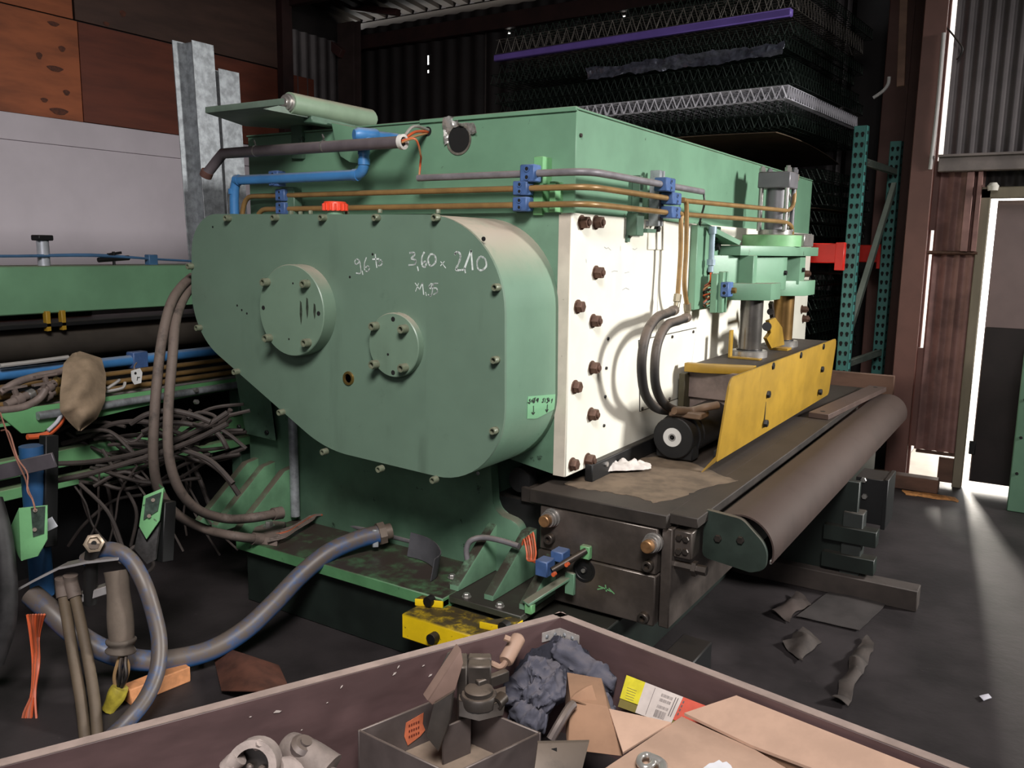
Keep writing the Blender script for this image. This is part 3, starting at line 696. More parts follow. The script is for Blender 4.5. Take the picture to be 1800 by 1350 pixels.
for px0, py0, px1, py1 in ((1098, 376, 1098, 401), (1152, 410, 1150, 600), (1161, 405, 1159, 590)):
    a = X(px0, py0, WX); b = X(px1, py1, WX)
    obj('seam', MB().box((WX - 0.001, a.y - 0.0015, min(a.z, b.z)), (WX + 0.0006, a.y + 0.0015, max(a.z, b.z))), mat('seam_groove', (120, 112, 100), 0.8), plate)  # narrow dark groove lines in the cream plate
obj('upper_ledge', MB().box((WX - 0.005, 0.62, 1.60), (WX + 0.006, 0.80, 1.728), 0.002), CREAM, plate)
# faint scribbles on the plate
mb = MB()
for (a, b, c_, d_) in ((1062, 434, 1066, 437), (1066, 437, 1070, 435), (1070, 436, 1074, 440), (1091, 432, 1091, 441), (1112, 437, 1116, 439), (1116, 439, 1120, 436), (1075, 478, 1080, 476), (1080, 476, 1086, 477), (1098, 480, 1106, 478), (1094, 510, 1100, 506), (1100, 506, 1106, 509), (1030, 455, 1031, 462)):
    p = X(a, b, WX + 0.0006); q = X(c_, d_, WX + 0.0006); d = (q - p).normalized(); n_ = d.cross(V((1, 0, 0))) * 0.0012
    mb._faces([p - n_, q - n_, q + n_, p + n_], [(0, 1, 2, 3)])
obj('scribble', mb, mat('pencil', (150, 150, 152), 0.8), plate, smooth=0)
obj('base_strip', MB().box((0.02, 0.10, 0.692), (0.055, 1.15, 0.765), 0.004), BLACK, P)
obj('strip_bolt', hexhead((1, 0, 0), 0.012, 0.008), BRIGHT, P, loc=V((0.055, 0.22, 0.742)))

# pipes around the housing and their clamps
def pz(name, m, pts, r, n=10, sm=1, par=None): return obj(name, MB().tube(pts, r, n, sm), m, par or P)
z1, z2, z3 = 1.867, 1.815, 1.756
def bend(a, c, b, k=5): return [a.lerp(c, t / k).lerp(c.lerp(b, t / k), t / k) for t in range(k + 1)]
o_ = -0.095; e_ = 0.105
for z, m, px0, r, yend, nm in ((z1, ALU, 735, 0.0135, 1.03, 'conduit'), (z2, PIPEY, 425, 0.0115, 2.20, 'hydraulic_pipe'), (z3, PIPEY, 448, 0.0115, 2.02, 'hydraulic_pipe')):
    x0 = Y(px0, 330, o_).x; a = V((x0, o_, z)); k0 = V((e_ - 0.09, o_, z)); k1 = V((e_, o_ + 0.09, z)); end = V((e_, yend, z - 0.0))
    pts = [a] + bend(k0, V((e_, o_, z)), k1, 6) + [end]
    if z == z2:
        q = [X(1378, 369, .27), X(1396, 369, .275), X(1396.5, 345, .275), X(1396.5, 322, .26)]
        pts = pts[:-1] + [V((e_, 0.8, z)), V((0.20, 1.35, z)), V((0.262, 1.70, z)), V((0.27, q[0].y, z))] + bend(V((.27, q[0].y, z)), V((.275, q[1].y, z)), q[2], 5) + [q[3]]
    if z == z3:
        q = [X(1374, 388, .27), X(1392, 388, .275), X(1392, 403, .27), X(1392, 428, .26)]
        pts = pts[:-1] + [V((e_, 0.8, z)), V((0.20, 1.35, z)), V((0.262, 1.70, z)), V((0.27, q[0].y, z))] + bend(V((.27, q[0].y, z)), V((.275, q[1].y, z)), q[2], 5) + [q[3]]
    if z != z1:
        pts = bend(a + V((-0.005, 0, -0.11)), a, a + V((0.07, 0, 0)), 5) + pts[1:]
    pz(nm, m, pts, r)
c_ = V((e_, 1.03, z1))
pz('thin_cable', HOSEB, [c_, c_ + V((0, 0.02, -0.01)), c_ + V((0.0, 0.03, -0.06)), c_ + V((-0.05, 0.12, -0.14)), c_ + V((-0.07, 0.2, -0.24))], 0.005, 6, 5)
pA = [V((e_ + .02, 0.70, z3)), V((e_ + .02, 0.735, z3 - 0.005)), X(1197, 395, e_ + .02), X(1196, 450, e_ + .02), X(1191, 522, e_ + .02)]
pB = [V((e_ + .02, 0.74, z2)), V((e_ + .02, 0.775, z2 - 0.005)), X(1207, 372, e_ + .02), X(1206, 440, e_ + .02), X(1203, 500, e_ + .02), X(1208, 538, e_ + .02)]
pz('hydraulic_pipe', PIPEY, pA, 0.0105, 10, 5); pz('hydraulic_pipe', PIPEY, pB, 0.0105, 10, 5)
for a, b in (((1191, 522), (1188, 542)), ((1208, 538), (1209, 556))):
    mb = MB().lathe(X(*a, e_ + .02), X(*b, e_ + .02) - X(*a, e_ + .02), [(-0.012, 0.017), (0.022, 0.017)], 6).cyl(X(*a, e_ + .02) + V((0, 0, -0.02)), X(*b, e_ + .02) + V((0, 0, -0.01)), 0.014, 10)
    obj('pipe_fitting', mb, mat('plated_fitting', (150, 140, 118), 0.4, 0.5, dust=0.4, var=0.12), P)
H = [[(1186, 545), (1172, 551), (1155, 558), (1139, 580), (1130, 615), (1128, 655), (1135, 695), (1155, 718), (1185, 723)],
     [(1208, 558), (1192, 564), (1172, 572), (1157, 600), (1151, 640), (1153, 680), (1166, 708), (1185, 720), (1205, 722)]]
for h in H:
    pts = [X(a, b, 0.125 + 0.05 * math.sin(math.pi * i / (len(h) - 1))) for i, (a, b) in enumerate(h)]
    obj('hose', MB().tube(pts, 0.0195, 12, 6), mat('rubber_hose_dusty', (26, 25, 25), 0.6, dust=0.95, var=0.1, scale=9, dustcol=(108, 94, 84), dlo=-0.35), P)
    obj('hose_ferrule', MB().lathe(pts[0], pts[1] - pts[0], [(-0.02, 0.014), (0.0, 0.016), (0.002, 0.022), (0.05, 0.022), (0.055, 0.0195)], 12), mat('dusty_ferrule', (110, 98, 88), 0.5, 0.3, dust=0.4, var=0.15), P)
# clamps: a block with the figure-eight cap, on a rail
def clamp(c, sx, sy, sz, face):
    mb = MB().box(V(c) - V((sx, sy, sz)) / 2, V(c) + V((sx, sy, sz)) / 2, 0.004)
    k = obj('pipe_clamp', mb, BLUEC, P); mb = MB(); fc = V(c) + V(face) * ((sx if face[0] else sy) / 2)
    for s in (-1, 1):
        q = fc + V((0, 0, s * sz * 0.24)); mb.lathe(q - V(face) * 0.002, face, [(0, sz * 0.2), (0.005, sz * 0.19), (0.005, sz * 0.12), (0.001, sz * 0.11)], 12)
    obj('clamp_boss', mb, BLUEC, k)
    scatter('clamp_hole', MB().lathe((0, 0, 0), face, [(0, sz * 0.1), (0.0025, sz * 0.1)], 8), HOLE, k, [fc + V((0, 0, s * sz * 0.24)) for s in (-1, 1)])
for x, z in ((-0.135, z1), (-0.165, z2), (-0.165, z3 + 0.002)): clamp((x, o_, z), 0.062, 0.052, 0.052 if z < z1 else 0.062, (0, -1, 0))
for y, z in ((0.585, z1), (0.66, z2), (0.66, z3 + 0.002)): clamp((e_, y, z), 0.055, 0.10, 0.05 if z < z1 else 0.056, (1, 0, 0))
bx = Y(488, 340, -0.13).x
for z in (1.885, 1.815, 1.758): clamp((bx, -0.13 if z > 1.85 else o_, z), 0.06, 0.05, 0.052 if z < 1.85 else 0.066, (0, -1, 0))
obj('clamp_rail', MB().box((-0.14, -0.066, 1.72), (-0.10, -0.0, 1.93), 0.002).box((-0.075, -0.06, 1.73), (-0.05, 0, 1.84), 0.002), GREEN2, P)
obj('clamp_rail', MB().box((0.03, 0.60, 1.70), (0.075, 0.625, 1.93), 0.002).box((0.03, 0.64, 1.70), (0.075, 0.655, 1.93), 0.002).box((0.0, 0.60, 1.70), (0.03, 0.66, 1.72)), GALV, P)
obj('clamp_rail', MB().box((0.01, 0.47, 1.73), (0.045, 0.50, 1.90), 0.002), GREEND, P)
obj('rail_bracket', MB().box((WX, 0.40, 1.655), (0.07, 0.47, 1.745), 0.004).box((WX, 0.40, 1.63), (0.03, 0.425, 1.66)).box((0.02, 0.47, 1.67), (0.085, 0.56, 1.685)), GREEND, P)
obj('bracket_bolt', hexhead((1, 0, 0), 0.016, 0.02), BLACK, P, loc=X(1152, 402, WX + 0.005))
obj('clamp_rail', MB().box((bx - 0.01, -0.1, 1.71), (bx + 0.07, -0.05, 1.85), 0.003), GREEND, P)

# blue pipe, grey conduit, hinge roller and shelf plate at the upper left
zb = 1.884; yb = -0.15
xl = Y(410, 318, yb).x; xr = Y(640, 305, yb).x
pts = bend(V((xl, yb, zb - 0.15)), V((xl, yb, zb)), V((xl + 0.03, yb, zb)), 4) + bend(V((xr - 0.05, yb, zb)), V((xr, yb, zb)), V((xr, yb, zb + 0.05)), 5) + bend(V((xr, yb, zb + 0.1)), V((xr, yb, zb + 0.155)), V((xr + 0.02, yb + 0.05, zb + 0.155)), 5) + [V((xr + 0.05, 0.0, zb + 0.155))]
bp = pz('blue_pipe', BLUE, pts, 0.0215, 14)
for q, d in ((V((xr - 0.045, yb, zb)), (1, 0, 0)), (V((xr, yb, zb + 0.05)), (0, 0, 1)), (V((xr, yb, zb + 0.09)), (0, 0, 1)), (V((xl + .03, yb, zb)), (1, 0, 0)), (V((xl, yb, zb - 0.05)), (0, 0, 1))):
    obj('pipe_collar', MB().lathe(q, d, [(-0.012, 0.0245), (0.012, 0.0245)], 14), BLUE, bp)
obj('elbow_hood', MB().lathe(V((xr - 0.005, yb + 0.01, zb + 0.155)), (0.4, 0.9, 0.0), [(-0.045, 0.02), (-0.03, 0.03), (0.05, 0.031), (0.06, 0.024)], 14), BLUE, bp)
zc = 1.998; yc = -0.2; x0 = Y(388, 268, yc).x; x1 = Y(706, 250, yc).x
pts = [V((x0 - 0.08, yc - 0.02, zc - 0.09)), V((x0 - 0.035, yc, zc - 0.035)), V((x0 + 0.015, yc, zc)), V((x0 + 0.1, yc, zc)), V((x1, yc, zc - 0.004))]
cdt = pz('conduit', mat('grey_pvc', (96, 88, 92), 0.45, dust=0.6, var=0.12, scale=9, dustcol=(120, 110, 104)), [pts[0], pts[1], pts[2], pts[3], pts[4]], 0.0235, 14)
obj('conduit_mouth', MB().pipe(V((x1 - 0.005, yc, zc - 0.004)), V((x1 + 0.012, yc, zc - 0.004)), 0.029, 0.019, 18), mat('white_collar', (210, 206, 200), 0.5), cdt)
obj('conduit_core', MB().cyl(V((x1 - 0.001, yc, zc - 0.004)), V((x1 + 0.002, yc, zc - 0.004)), 0.019, 12), HOLE, cdt)
obj('conduit_mouth', MB().pipe(pts[0] + V((-0.006, 0, -0.008)), pts[0] + V((0.01, 0, 0.014)), 0.028, 0.02, 16), mat('rusty_collar', (96, 66, 58), 0.7, var=0.2), cdt)
mo = V((x1, yc, zc))
for tgt, mid, m, r in ((h2, mo.lerp(h2, .5) + V((0, 0, 0.015)), ORANGE, 0.006), (h2 + V((0.004, 0, 0.004)), mo.lerp(h2, .5) + V((0, -0.01, 0.035)), mat('grey_cable', (150, 146, 140), 0.5, dust=0.3), 0.006), (h2 + V((-.004, 0, -0.004)), mo.lerp(h2, .5) + V((0.005, -0.01, -0.004)), mat('tan_cable', (190, 140, 96), 0.5), 0.005)):
    pz('cable', m, [mo, mid, V(tgt) + V((0, 0.01, 0))], r, 7, 6)
q = V((Y(735, 295, o_).x, o_, z1))
for dz, m in ((0, ORANGE), (0.006, mat('tan_cable', (190, 140, 96), 0.5))):
    pz('cable', m, [mo + V((0, 0, -dz)), mo + V((0.06, 0.01, 0.004)), mo.lerp(q, .6) + V((0.045, 0, 0.03)), q + V((0.012, 0, 0.06 + dz)), q + V((0.004, 0, 0.0))], 0.0042, 7, 6)
for px, py in ((450, 262), (570, 257)):
    cc = Y(px, py, yc); obj('cable_tie', MB().lathe(V((cc.x, yc, zc)), (1, 0.0, 0.1), [(-0.003, 0.0255), (0.003, 0.0255)], 16).tube([V((cc.x, yc, zc + 0.02)), V((cc.x + 0.005, yc - 0.015, zc + 0.045)), V((cc.x + 0.02, yc - 0.02, zc + 0.03))], 0.003, 5, 4), BRIGHT, cdt)
zr = 2.17; a = Z(508, 181, zr); b = Z(648, 211, zr); b = V((a.x, b.y, zr))
hr = obj('hinge_roller', MB().lathe(a, b - a, [(0, 0.043), ((b - a).length - 0.02, 0.043), ((b - a).length, 0.03)], 20), mat('pale_green_roller', (126, 146, 124), 0.45, dust=0.85, var=0.08, dustcol=(150, 140, 124)), P)
obj('roller_bearing', MB().lathe(a, a - b, [(0, 0.036), (0.01, 0.036), (0.01, 0.03), (0.022, 0.03), (0.022, 0.02), (0.03, 0.018)], 20), BRIGHT, hr)
zt = zr - 0.045
pl = [Z(361, 199, zt), Z(500, 184, zt), V((a.x + 0.02, a.y + 0.02, zt)), V((b.x, b.y - 0.02, zt)), V((b.x - 0.22, b.y, zt)), Z(430, 222, zt)]
pl[2] = V((a.x + 0.01, pl[1].y + 0.03, zt))
obj('shelf_plate', MB().prism(pl, (0, 0, 0.025), 0.003), mat('grey_green_plate', (96, 112, 100), 0.5, dust=0.7, var=0.15), P)
br = [Y(582, 215, -0.06), Y(630, 225, -0.06), Y(626, 250, -0.06), Y(614, 285, -0.06), Y(598, 275, -0.06), Y(588, 248, -0.06)]
obj('hinge_bracket', MB().prism(br, (0, 0.09, 0), 0.004), GREEN, P)
obj('hinge_arm', MB().bar(V((a.x, a.y + .1, zr - .05)), V((b.x - .02, b.y, zr - .05)), 0.05, 0.03, bev=0.004).box((-1.45, -0.02, 1.98), (-1.38, 0.05, 2.13), 0.004), GREEND, P)

# lower left: angled block, vertical conduit, gussets, shelf and plinth
zp = 0.30
obj('side_block', MB().hexa([Y(432, 763, -.12), Y(485, 775, -.12), Y(485, 775, -.05), Y(432, 763, -.05), Y(412, 650, -.12), Y(470, 655, -.12), Y(470, 655, -.05), Y(412, 650, -.05)], 0.004), GREEND, P)
scatter('block_bolt', hexhead((0, -1, 0), 0.012, 0.01), BLACK, P, [Y(421, 750, -.12), Y(470, 760, -.12)])
obj('conduit', MB().tube([V((-1.41, -0.09, 0.33)), V((-1.41, -0.09, 0.86))], 0.022, 12), GALV, P)
obj('plinth', MB().box((-1.44, -0.36, 0.0), (0.28, 3.4, 0.25), 0.006), DGREEN, P)
sh = obj('shelf', MB().box((-1.46, -0.40, 0.25), (-0.30, 0.0, 0.30), 0.004), mat('green_shelf', (82, 130, 88), 0.5, dust=1.0, var=0.16, scale=5, chip=(38, 42, 36), chip_amt=0.02, dustcol=(56, 48, 43)), P)
for i, (tx, ty, bx0, by0) in enumerate(((443, 827, 352, 895), (472, 836, 380, 903), (508, 842, 405, 915))):
    yy = -0.06
    a = Y(tx, ty, yy); b = Z(bx0, by0, 0.31)
    a = V((a.x, -0.05, a.z)); b = V((a.x - 0.02, b.y, 0.30)); c3 = V((a.x, -0.05, 0.30))
    mb = MB().prism([V((a.x, -0.05, 0.56)), V((a.x, -0.12, 0.55)), V((a.x, -0.40, 0.335)), V((a.x, -0.40, 0.30)), V((a.x, -0.05, 0.30))], (0.04, 0, 0), 0.003)
    obj('gusset', mb, mat('green_gusset', (96, 136, 104), 0.5, dust=0.95, var=0.15, scale=6, dustcol=(92, 82, 72)), P)

# foot bracket with three ribs and the yellow end block
ft = obj('foot_bracket', MB().box((-0.36, -0.36, 0.272), (0.02, 0.02, 0.298), 0.003), mat('grimy_foot', (60, 62, 52), 0.55, dust=1.0, var=0.2, dustcol=(50, 44, 40)), P)
for x in (-0.335, -0.175, -0.02):
    obj('rib', MB().prism([V((x, 0.0, 0.30)), V((x, -0.31, 0.30)), V((x, -0.31, 0.32)), V((x, -0.05, 0.495)), V((x, 0.0, 0.495))], (0.042, 0, 0), 0.003),
        mat('green_rib', (112, 150, 122), 0.5, dust=1.0, var=0.14, dustcol=(56, 48, 42), dlo=0.3), ft)
scatter('foot_bolt', hexhead((0, 0, 1), 0.014, 0.012, 0.018), BRIGHT, ft, [V((-0.24, -0.33, 0.298)), V((-0.09, -0.33, 0.298)), V((-0.39, -0.22, 0.302))])
yb_ = obj('yellow_block', MB().box((-0.40, -0.52, 0.165), (0.03, -0.36, 0.262), 0.006).prism([V((-0.40, -0.44, 0.262)), V((-0.40, -0.362, 0.262)), V((-0.30, -0.362, 0.262)), V((-0.30, -0.40, 0.262))], (0, 0, 0.03), 0.004).prism([V((-0.09, -0.46, 0.262)), V((-0.02, -0.362, 0.262)), V((0.03, -0.362, 0.262)), V((0.03, -0.44, 0.262))], (0, 0, 0.028), 0.004), YGRIME, P)
scatter('block_pin', MB().cyl((0, 0, 0), (0, -0.03, 0), 0.02, 12), BLACK, yb_, [V((-0.35, -0.40, 0.285)), V((-0.0, -0.42, 0.285)), V((-0.24, -0.52, 0.215))])

# die table: block with bolts, top slab, guide block
TZ = 0.692
DB = mat('grimy_die_steel', (90, 82, 77), 0.36, 0.4, dust=0.5, var=0.22, scale=6, bump=0.12, dustcol=(92, 80, 68))
tb = obj('table_block', MB().box((-0.06, -0.115, 0.27), (0.425, 3.2, 0.46), 0.005).box((-0.055, -0.112, 0.463), (0.425, 3.2, 0.635), 0.005), DB, P)
obj('table_top', MB().box((-0.10, -0.12, 0.64), (0.46, 3.30, TZ), 0.004).box((-0.2, -0.02, 0.60), (-0.06, 3.2, 0.66), 0.004), TABLE, tb)
obj('table_extension', MB().box((0.455, -0.09, 0.655), (0.56, 3.30, TZ), 0.003), TABLE, tb)
dfp = [(992, 850), (1010, 858), (1045, 862), (1085, 868), (1118, 874), (1150, 884), (1172, 880), (1205, 872), (1222, 862), (1262, 852), (1300, 846), (1275, 838), (1250, 828), (1228, 818), (1180, 800), (1120, 806), (1060, 822)]
dp = []
for (a_, b_), (c_, d_) in zip(dfp, dfp[1:] + dfp[:1]):
    for t in range(4): 
        q = Z(a_ + (c_ - a_) * t / 4, b_ + (d_ - b_) * t / 4, TZ); dp.append(q + V((rnd.uniform(-.008, .008), rnd.uniform(-.008, .008), 0)))
obj('dust_film', MB().prism(dp, (0, 0, 0.0012)), mat('settled_dust', (106, 90, 74), 0.9, var=0.2, scale=10), tb)
def big_stud(px, py, y):
    c0 = Y(px, py, y); k = obj('tie_bolt', MB().lathe(c0 + V((0, 0.06, 0)), (0, -1, 0), [(0, 0.036), (0.012, 0.036), (0.012, 0.032), (0.03, 0.032), (0.03, 0.029), (0.045, 0.029)], 20), BRIGHT, tb)
    obj('bolt_core', MB().cyl(c0 + V((0, 0.016, 0)), c0 + V((0, -0.012, 0)), 0.023, 16, bev=0.003), mat('copper_grease', (150, 112, 76), 0.4, 0.5, var=0.2, scale=30), k)
big_stud(958, 916, -0.165); big_stud(1138, 961, -0.165)
for px, py in ((968, 946), (1141, 993), (1133, 1084)):
    c0 = Y(px, py, -0.115); obj('socket_bolt', MB().lathe(c0, (0, -1, 0), [(0, 0.02), (0.022, 0.02), (0.024, 0.018), (0.024, 0.011), (0.006, 0.01)], 14), STEEL, tb)
c0 = Y(1027, 1002, -0.115)
obj('locating_disc', MB().lathe(c0, (0, -1, 0), [(0, 0.045), (0.004, 0.045), (0.004, 0.036), (0.002, 0.034), (0.002, 0.014), (0.006, 0.012)], 24), BLACK, tb)
obj('disc_pin', MB().cyl(c0, c0 + V((0, -0.012, 0)), 0.008, 10), BRIGHT, tb)
mb = MB()
for a, b, c_, d_ in ((1052, 1030, 1062, 1034), (1062, 1034, 1075, 1040), (1064, 1028, 1066, 1040), (1050, 1036, 1060, 1034), (1070, 1034, 1080, 1044)):
    p = Y(a, b, -0.1165); q = Y(c_, d_, -0.1165); d = (q - p).normalized(); n_ = d.cross(V((0, 1, 0))) * 0.0025; mb._faces([p - n_, q - n_, q + n_, p + n_], [(0, 1, 2, 3)])
obj('paint_splash', mb, GREEN2, tb, smooth=0)
gb = obj('guide_block', MB().box((0.435, -0.10, 0.27), (0.475, 3.2, 0.64), 0.004).box((0.475, -0.085, 0.535), (0.54, 0.0, 0.635), 0.004), DB, P)
scatter('guide_bolt', hexhead((0, -1, 0), 0.012, 0.01), STEEL, gb, [V((0.495, -0.085, 0.61)), V((0.52, -0.085, 0.61)), V((0.495, -0.085, 0.56)), V((0.52, -0.085, 0.565))])
obj('adjusting_bolt', MB().cyl((0.475, -0.06, 0.50), (0.54, -0.06, 0.50), 0.016, 6).cyl((0.54, -0.06, 0.50), (0.555, -0.06, 0.50), 0.028, 6).cyl((0.555, -0.06, 0.50), (0.59, -0.06, 0.50), 0.018, 6), STEEL, gb)
obj('leg_foot', MB().box((0.42, -0.08, 0.0), (0.54, 0.2, 0.12), 0.005), BLACK, P)
obj('levelling_bolt', MB().cyl((0.60, -0.1, 0.0), (0.60, -0.1, 0.02), 0.035, 14).cyl((0.60, -0.1, 0.02), (0.60, -0.1, 0.12), 0.012, 10).lathe((0.60, -0.1, 0.05), (0, 0, 1), [(0, 0.024), (0.02, 0.024)], 6), STEEL, P)

# rounded apron at the outfeed side, its end plate, supports
def apron(u, v):
    if v < 0.3: return V((0.60 + 0.07 * v / 0.3, 0.04 + 3.08 * u, 0.678 + 0.012 * v / 0.3))
    a = (v - 0.3) / 0.7 * 1.85; return V((0.67 + 0.118 * math.sin(a), 0.04 + 3.08 * u, 0.572 + 0.118 * math.cos(a)))
ap = obj('apron', MB().shell(apron, 6, 20, 0.006), mat('dusty_apron', (64, 50, 45), 0.65, 0.1, dust=0.9, var=0.12, scale=5, dustcol=(74, 60, 54), dlo=0.0), P, smooth=60)
obj('apron_edge', MB().box((0.776, 0.04, 0.534), (0.784, 3.12, 0.55), 0.002), BRIGHT, ap)
ep = fillet([(0.545, 0.695), (0.68, 0.685), (0.775, 0.60), (0.77, 0.52), (0.72, 0.50), (0.545, 0.52)], [0.01, 0.06, 0.09, 0.03, 0.03, 0.02], 6)
obj('apron_end', MB().prism([V((p.x, 0.015, p.y)) for p in ep], (0, 0.022, 0), 0.002), mat('dark_green_end', (44, 54, 48), 0.5, dust=0.4, var=0.2), ap)
scatter('end_bolt', hexhead((0, -1, 0), 0.014, 0.01), STEEL, ap, [V((0.60, 0.015, 0.60)), V((0.68, 0.015, 0.61))])
obj('apron_beam', MB().box((0.57, 0.08, 0.52), (0.68, 3.1, 0.66), 0.004), BLACK, P)
obj('support_panel', MB().box((0.50, 1.3, 0.02), (0.84, 1.34, 0.545), 0.004).box((0.60, 1.34, 0.12), (0.64, 3.0, 0.53), 0.004), DGREEN, P)
obj('support_post', MB().box((0.78, 1.28, 0.0), (0.87, 1.37, 0.40), 0.004), mat('dark_post', (40, 44, 42), 0.6, dust=0.3, var=0.2), P)
obj('box_bracket', MB().box((0.80, 1.42, 0.32), (0.93, 1.62, 0.54), 0.003).box((0.925, 1.42, 0.30), (0.945, 1.64, 0.545), 0.003), BLACK, P)
scatter('bracket_bolt', hexhead((0, -1, 0), 0.014, 0.012), BRIGHT, P, [V((0.845, 1.42, 0.45)), V((0.835, 1.42, 0.53))])
for z in (0.255, 0.12): obj('stub_bar', MB().box((0.70, 1.26, z), (0.935, 1.34, z + 0.075), 0.003), DGREEN, P)
obj('cross_timber', MB().box((0.2, 1.24, 0.0), (1.13, 1.34, 0.10), 0.004), mat('dark_timber', (58, 50, 46), 0.75, dust=0.5, var=0.2, dustcol=(84, 76, 72)), P)

# yellow guard with its bolts
gd = [X(1243, 819, 0.37), X(1258, 803, 0.395), X(1456, 688, 0.40), X(1468, 593, 0.405)]
g = lambda y, z, o=0.0: V((0.395 + 0.02 * (z - 0.73) / 0.35 + o, y, z))
ga, gb_ = 0.545, 2.60
gp = fillet([(ga, 0.735), (gb_, 0.735), (gb_ + 0.02, 1.083), (ga + 0.06, 1.083)], [0.005, 0.03, 0.05, 0.05], 5)
guard = obj('yellow_guard', MB().prism([g(p.x, p.y) for p in gp], (0.008, 0, 0), 0.0015), YELLOW, P)
obj('guard_lip', MB().hexa([V((0.355, 0.50, 0.694)), V((0.36, 0.50, 0.694)), V((0.40, 0.54, 0.735)), V((0.395, 0.545, 0.735)), V((0.355, 0.52, 0.70)), V((0.36, 0.53, 0.70)), V((0.404, 0.56, 0.76)), V((0.396, 0.56, 0.76))]), YELLOW, guard)
obj('guard_backing', MB().box((0.382, ga + 0.01, 0.735), (0.394, gb_, 0.78), 0.002), BLACK, guard)
gbm = hexhead((1, 0, 0), 0.019, 0.016); 
scatter('guard_bolt', gbm, BLACK, guard, [X(a, b, 0.412) for a, b in ((1355, 643), (1404, 624), (1444, 609), (1443, 649), (1348, 693), (1440, 689), (1344, 744))])
p = X(1346, 690, 0.408); q = X(1341, 752, 0.408)
obj('guard_seam', MB().box((0.4035, p.y - 0.004, q.z), (0.4065 + 0.006, p.y + 0.004, p.z + 0.02)), mat('seam_dark', (60, 48, 20), 0.8), guard)
obj('guard_stay', MB().box((0.2, gb_ - 0.06, 0.75), (0.40, gb_ - 0.03, 1.05)).box((0.2, 1.5, 0.76), (0.40, 1.53, 1.05)), BLACK, guard)

# pinch roll beam behind the guard
pb = obj('pinch_beam', MB().box((0.06, 1.06, 0.90), (0.34, 2.70, 1.035), 0.004), mat('dusty_beam', (104, 90, 84), 0.6, dust=0.6, var=0.25, scale=8), P)
obj('beam_plate', MB().prism([V((0.07, 1.02, 1.045)), V((0.36, 1.14, 1.045)), V((0.375, 1.2, 1.045)), V((0.385, 2.68, 1.045)), V((0.07, 2.68, 1.045))], (0, 0, 0.012)), TABLE, pb)
obj('plate_edge', MB().prism([V((0.066, 1.010, 1.03)), V((0.16, 1.012, 1.03)), V((0.37, 1.10, 1.03)), V((0.37, 1.14, 1.03)), V((0.15, 1.05, 1.03)), V((0.066, 1.05, 1.03))], (0, 0, 0.042), 0.003), YELLOW, pb)
obj('beam_end', MB().box((0.045, 1.0, 0.80), (0.075, 1.10, 1.02), 0.003), mat('olive_grime', (60, 54, 34), 0.7, var=0.2), pb)
rl = obj('pinch_roll', MB().cyl((0.19, 0.72, 0.80), (0.19, 2.62, 0.80), 0.095, 28, bev=0.006), BLACK, P)
obj('bearing_housing', MB().lathe((0.185, 0.60, 0.797), (0, 1, 0), [(0, 0.088), (0.004, 0.092), (0.075, 0.092), (0.075, 0.10), (0.11, 0.10)], 28).box((0.10, 0.62, 0.70), (0.27, 0.70, 0.80), 0.006), BLACK, rl)
obj('bearing_disc', MB().lathe((0.183, 0.60, 0.80), (0, -1, 0), [(-0.001, 0.042), (0.004, 0.041)], 28), mat('pale_disc', (196, 194, 190), 0.5, var=0.06), rl)
obj('disc_ring', MB().lathe((0.183, 0.5965, 0.80), (0, -1, 0), [(0, 0.017), (0.002, 0.017), (0.002, 0.011), (0.0005, 0.010)], 20), mat('grey_ring', (120, 118, 116), 0.5), rl)
obj('disc_hub', MB().lathe((0.183, 0.5965, 0.80), (0, -1, 0), [(0, 0.006), (0.004, 0.005)], 12), BLACK, rl)
obj('hose_manifold', MB().box((0.15, 0.62, 0.885), (0.30, 0.72, 0.915), 0.006).tube([X(1185, 722, 0.2), X(1215, 722, 0.24), X(1240, 716, 0.3), X(1262, 712, .34)], 0.017, 10, 5), mat('dusty_brown_manifold', (112, 88, 68), 0.6, dust=0.5, var=0.2), rl)
obj('roll_chock', MB().box((0.07, 1.08, 0.70), (0.30, 1.3, 0.91), 0.005), mat('dusty_beam', (104, 90, 84)), rl)
for y in (1.58, 2.20):
    rod = obj('guide_rod', MB().cyl((0.2, y, 1.05), (0.2, y, 1.42), 0.058, 24), POLISH if y < 2 else mat('brassy_rod', (150, 116, 70), 0.35, 0.8, dust=0.2, var=0.2), P)
    obj('rod_flange', MB().lathe((0.2, y, 1.057), (0, 0, 1), [(0, 0.092), (0.03, 0.092), (0.034, 0.088), (0.034, 0.06)], 28), BRIGHT, rod)
    obj('rod_collar', MB().lathe((0.2, y, 1.09), (0, 0, 1), [(0, 0.066), (0.008, 0.066)], 24), BLACK, rod)
scatter('flange_screw', hexhead((0, 0, 1), 0.008, 0.01), BRASS, P, [V((0.2 + 0.082 * math.cos(a), 1.58 + 0.082 * math.sin(a), 1.057)) for a in (-2.0, -1.3, -0.6)])
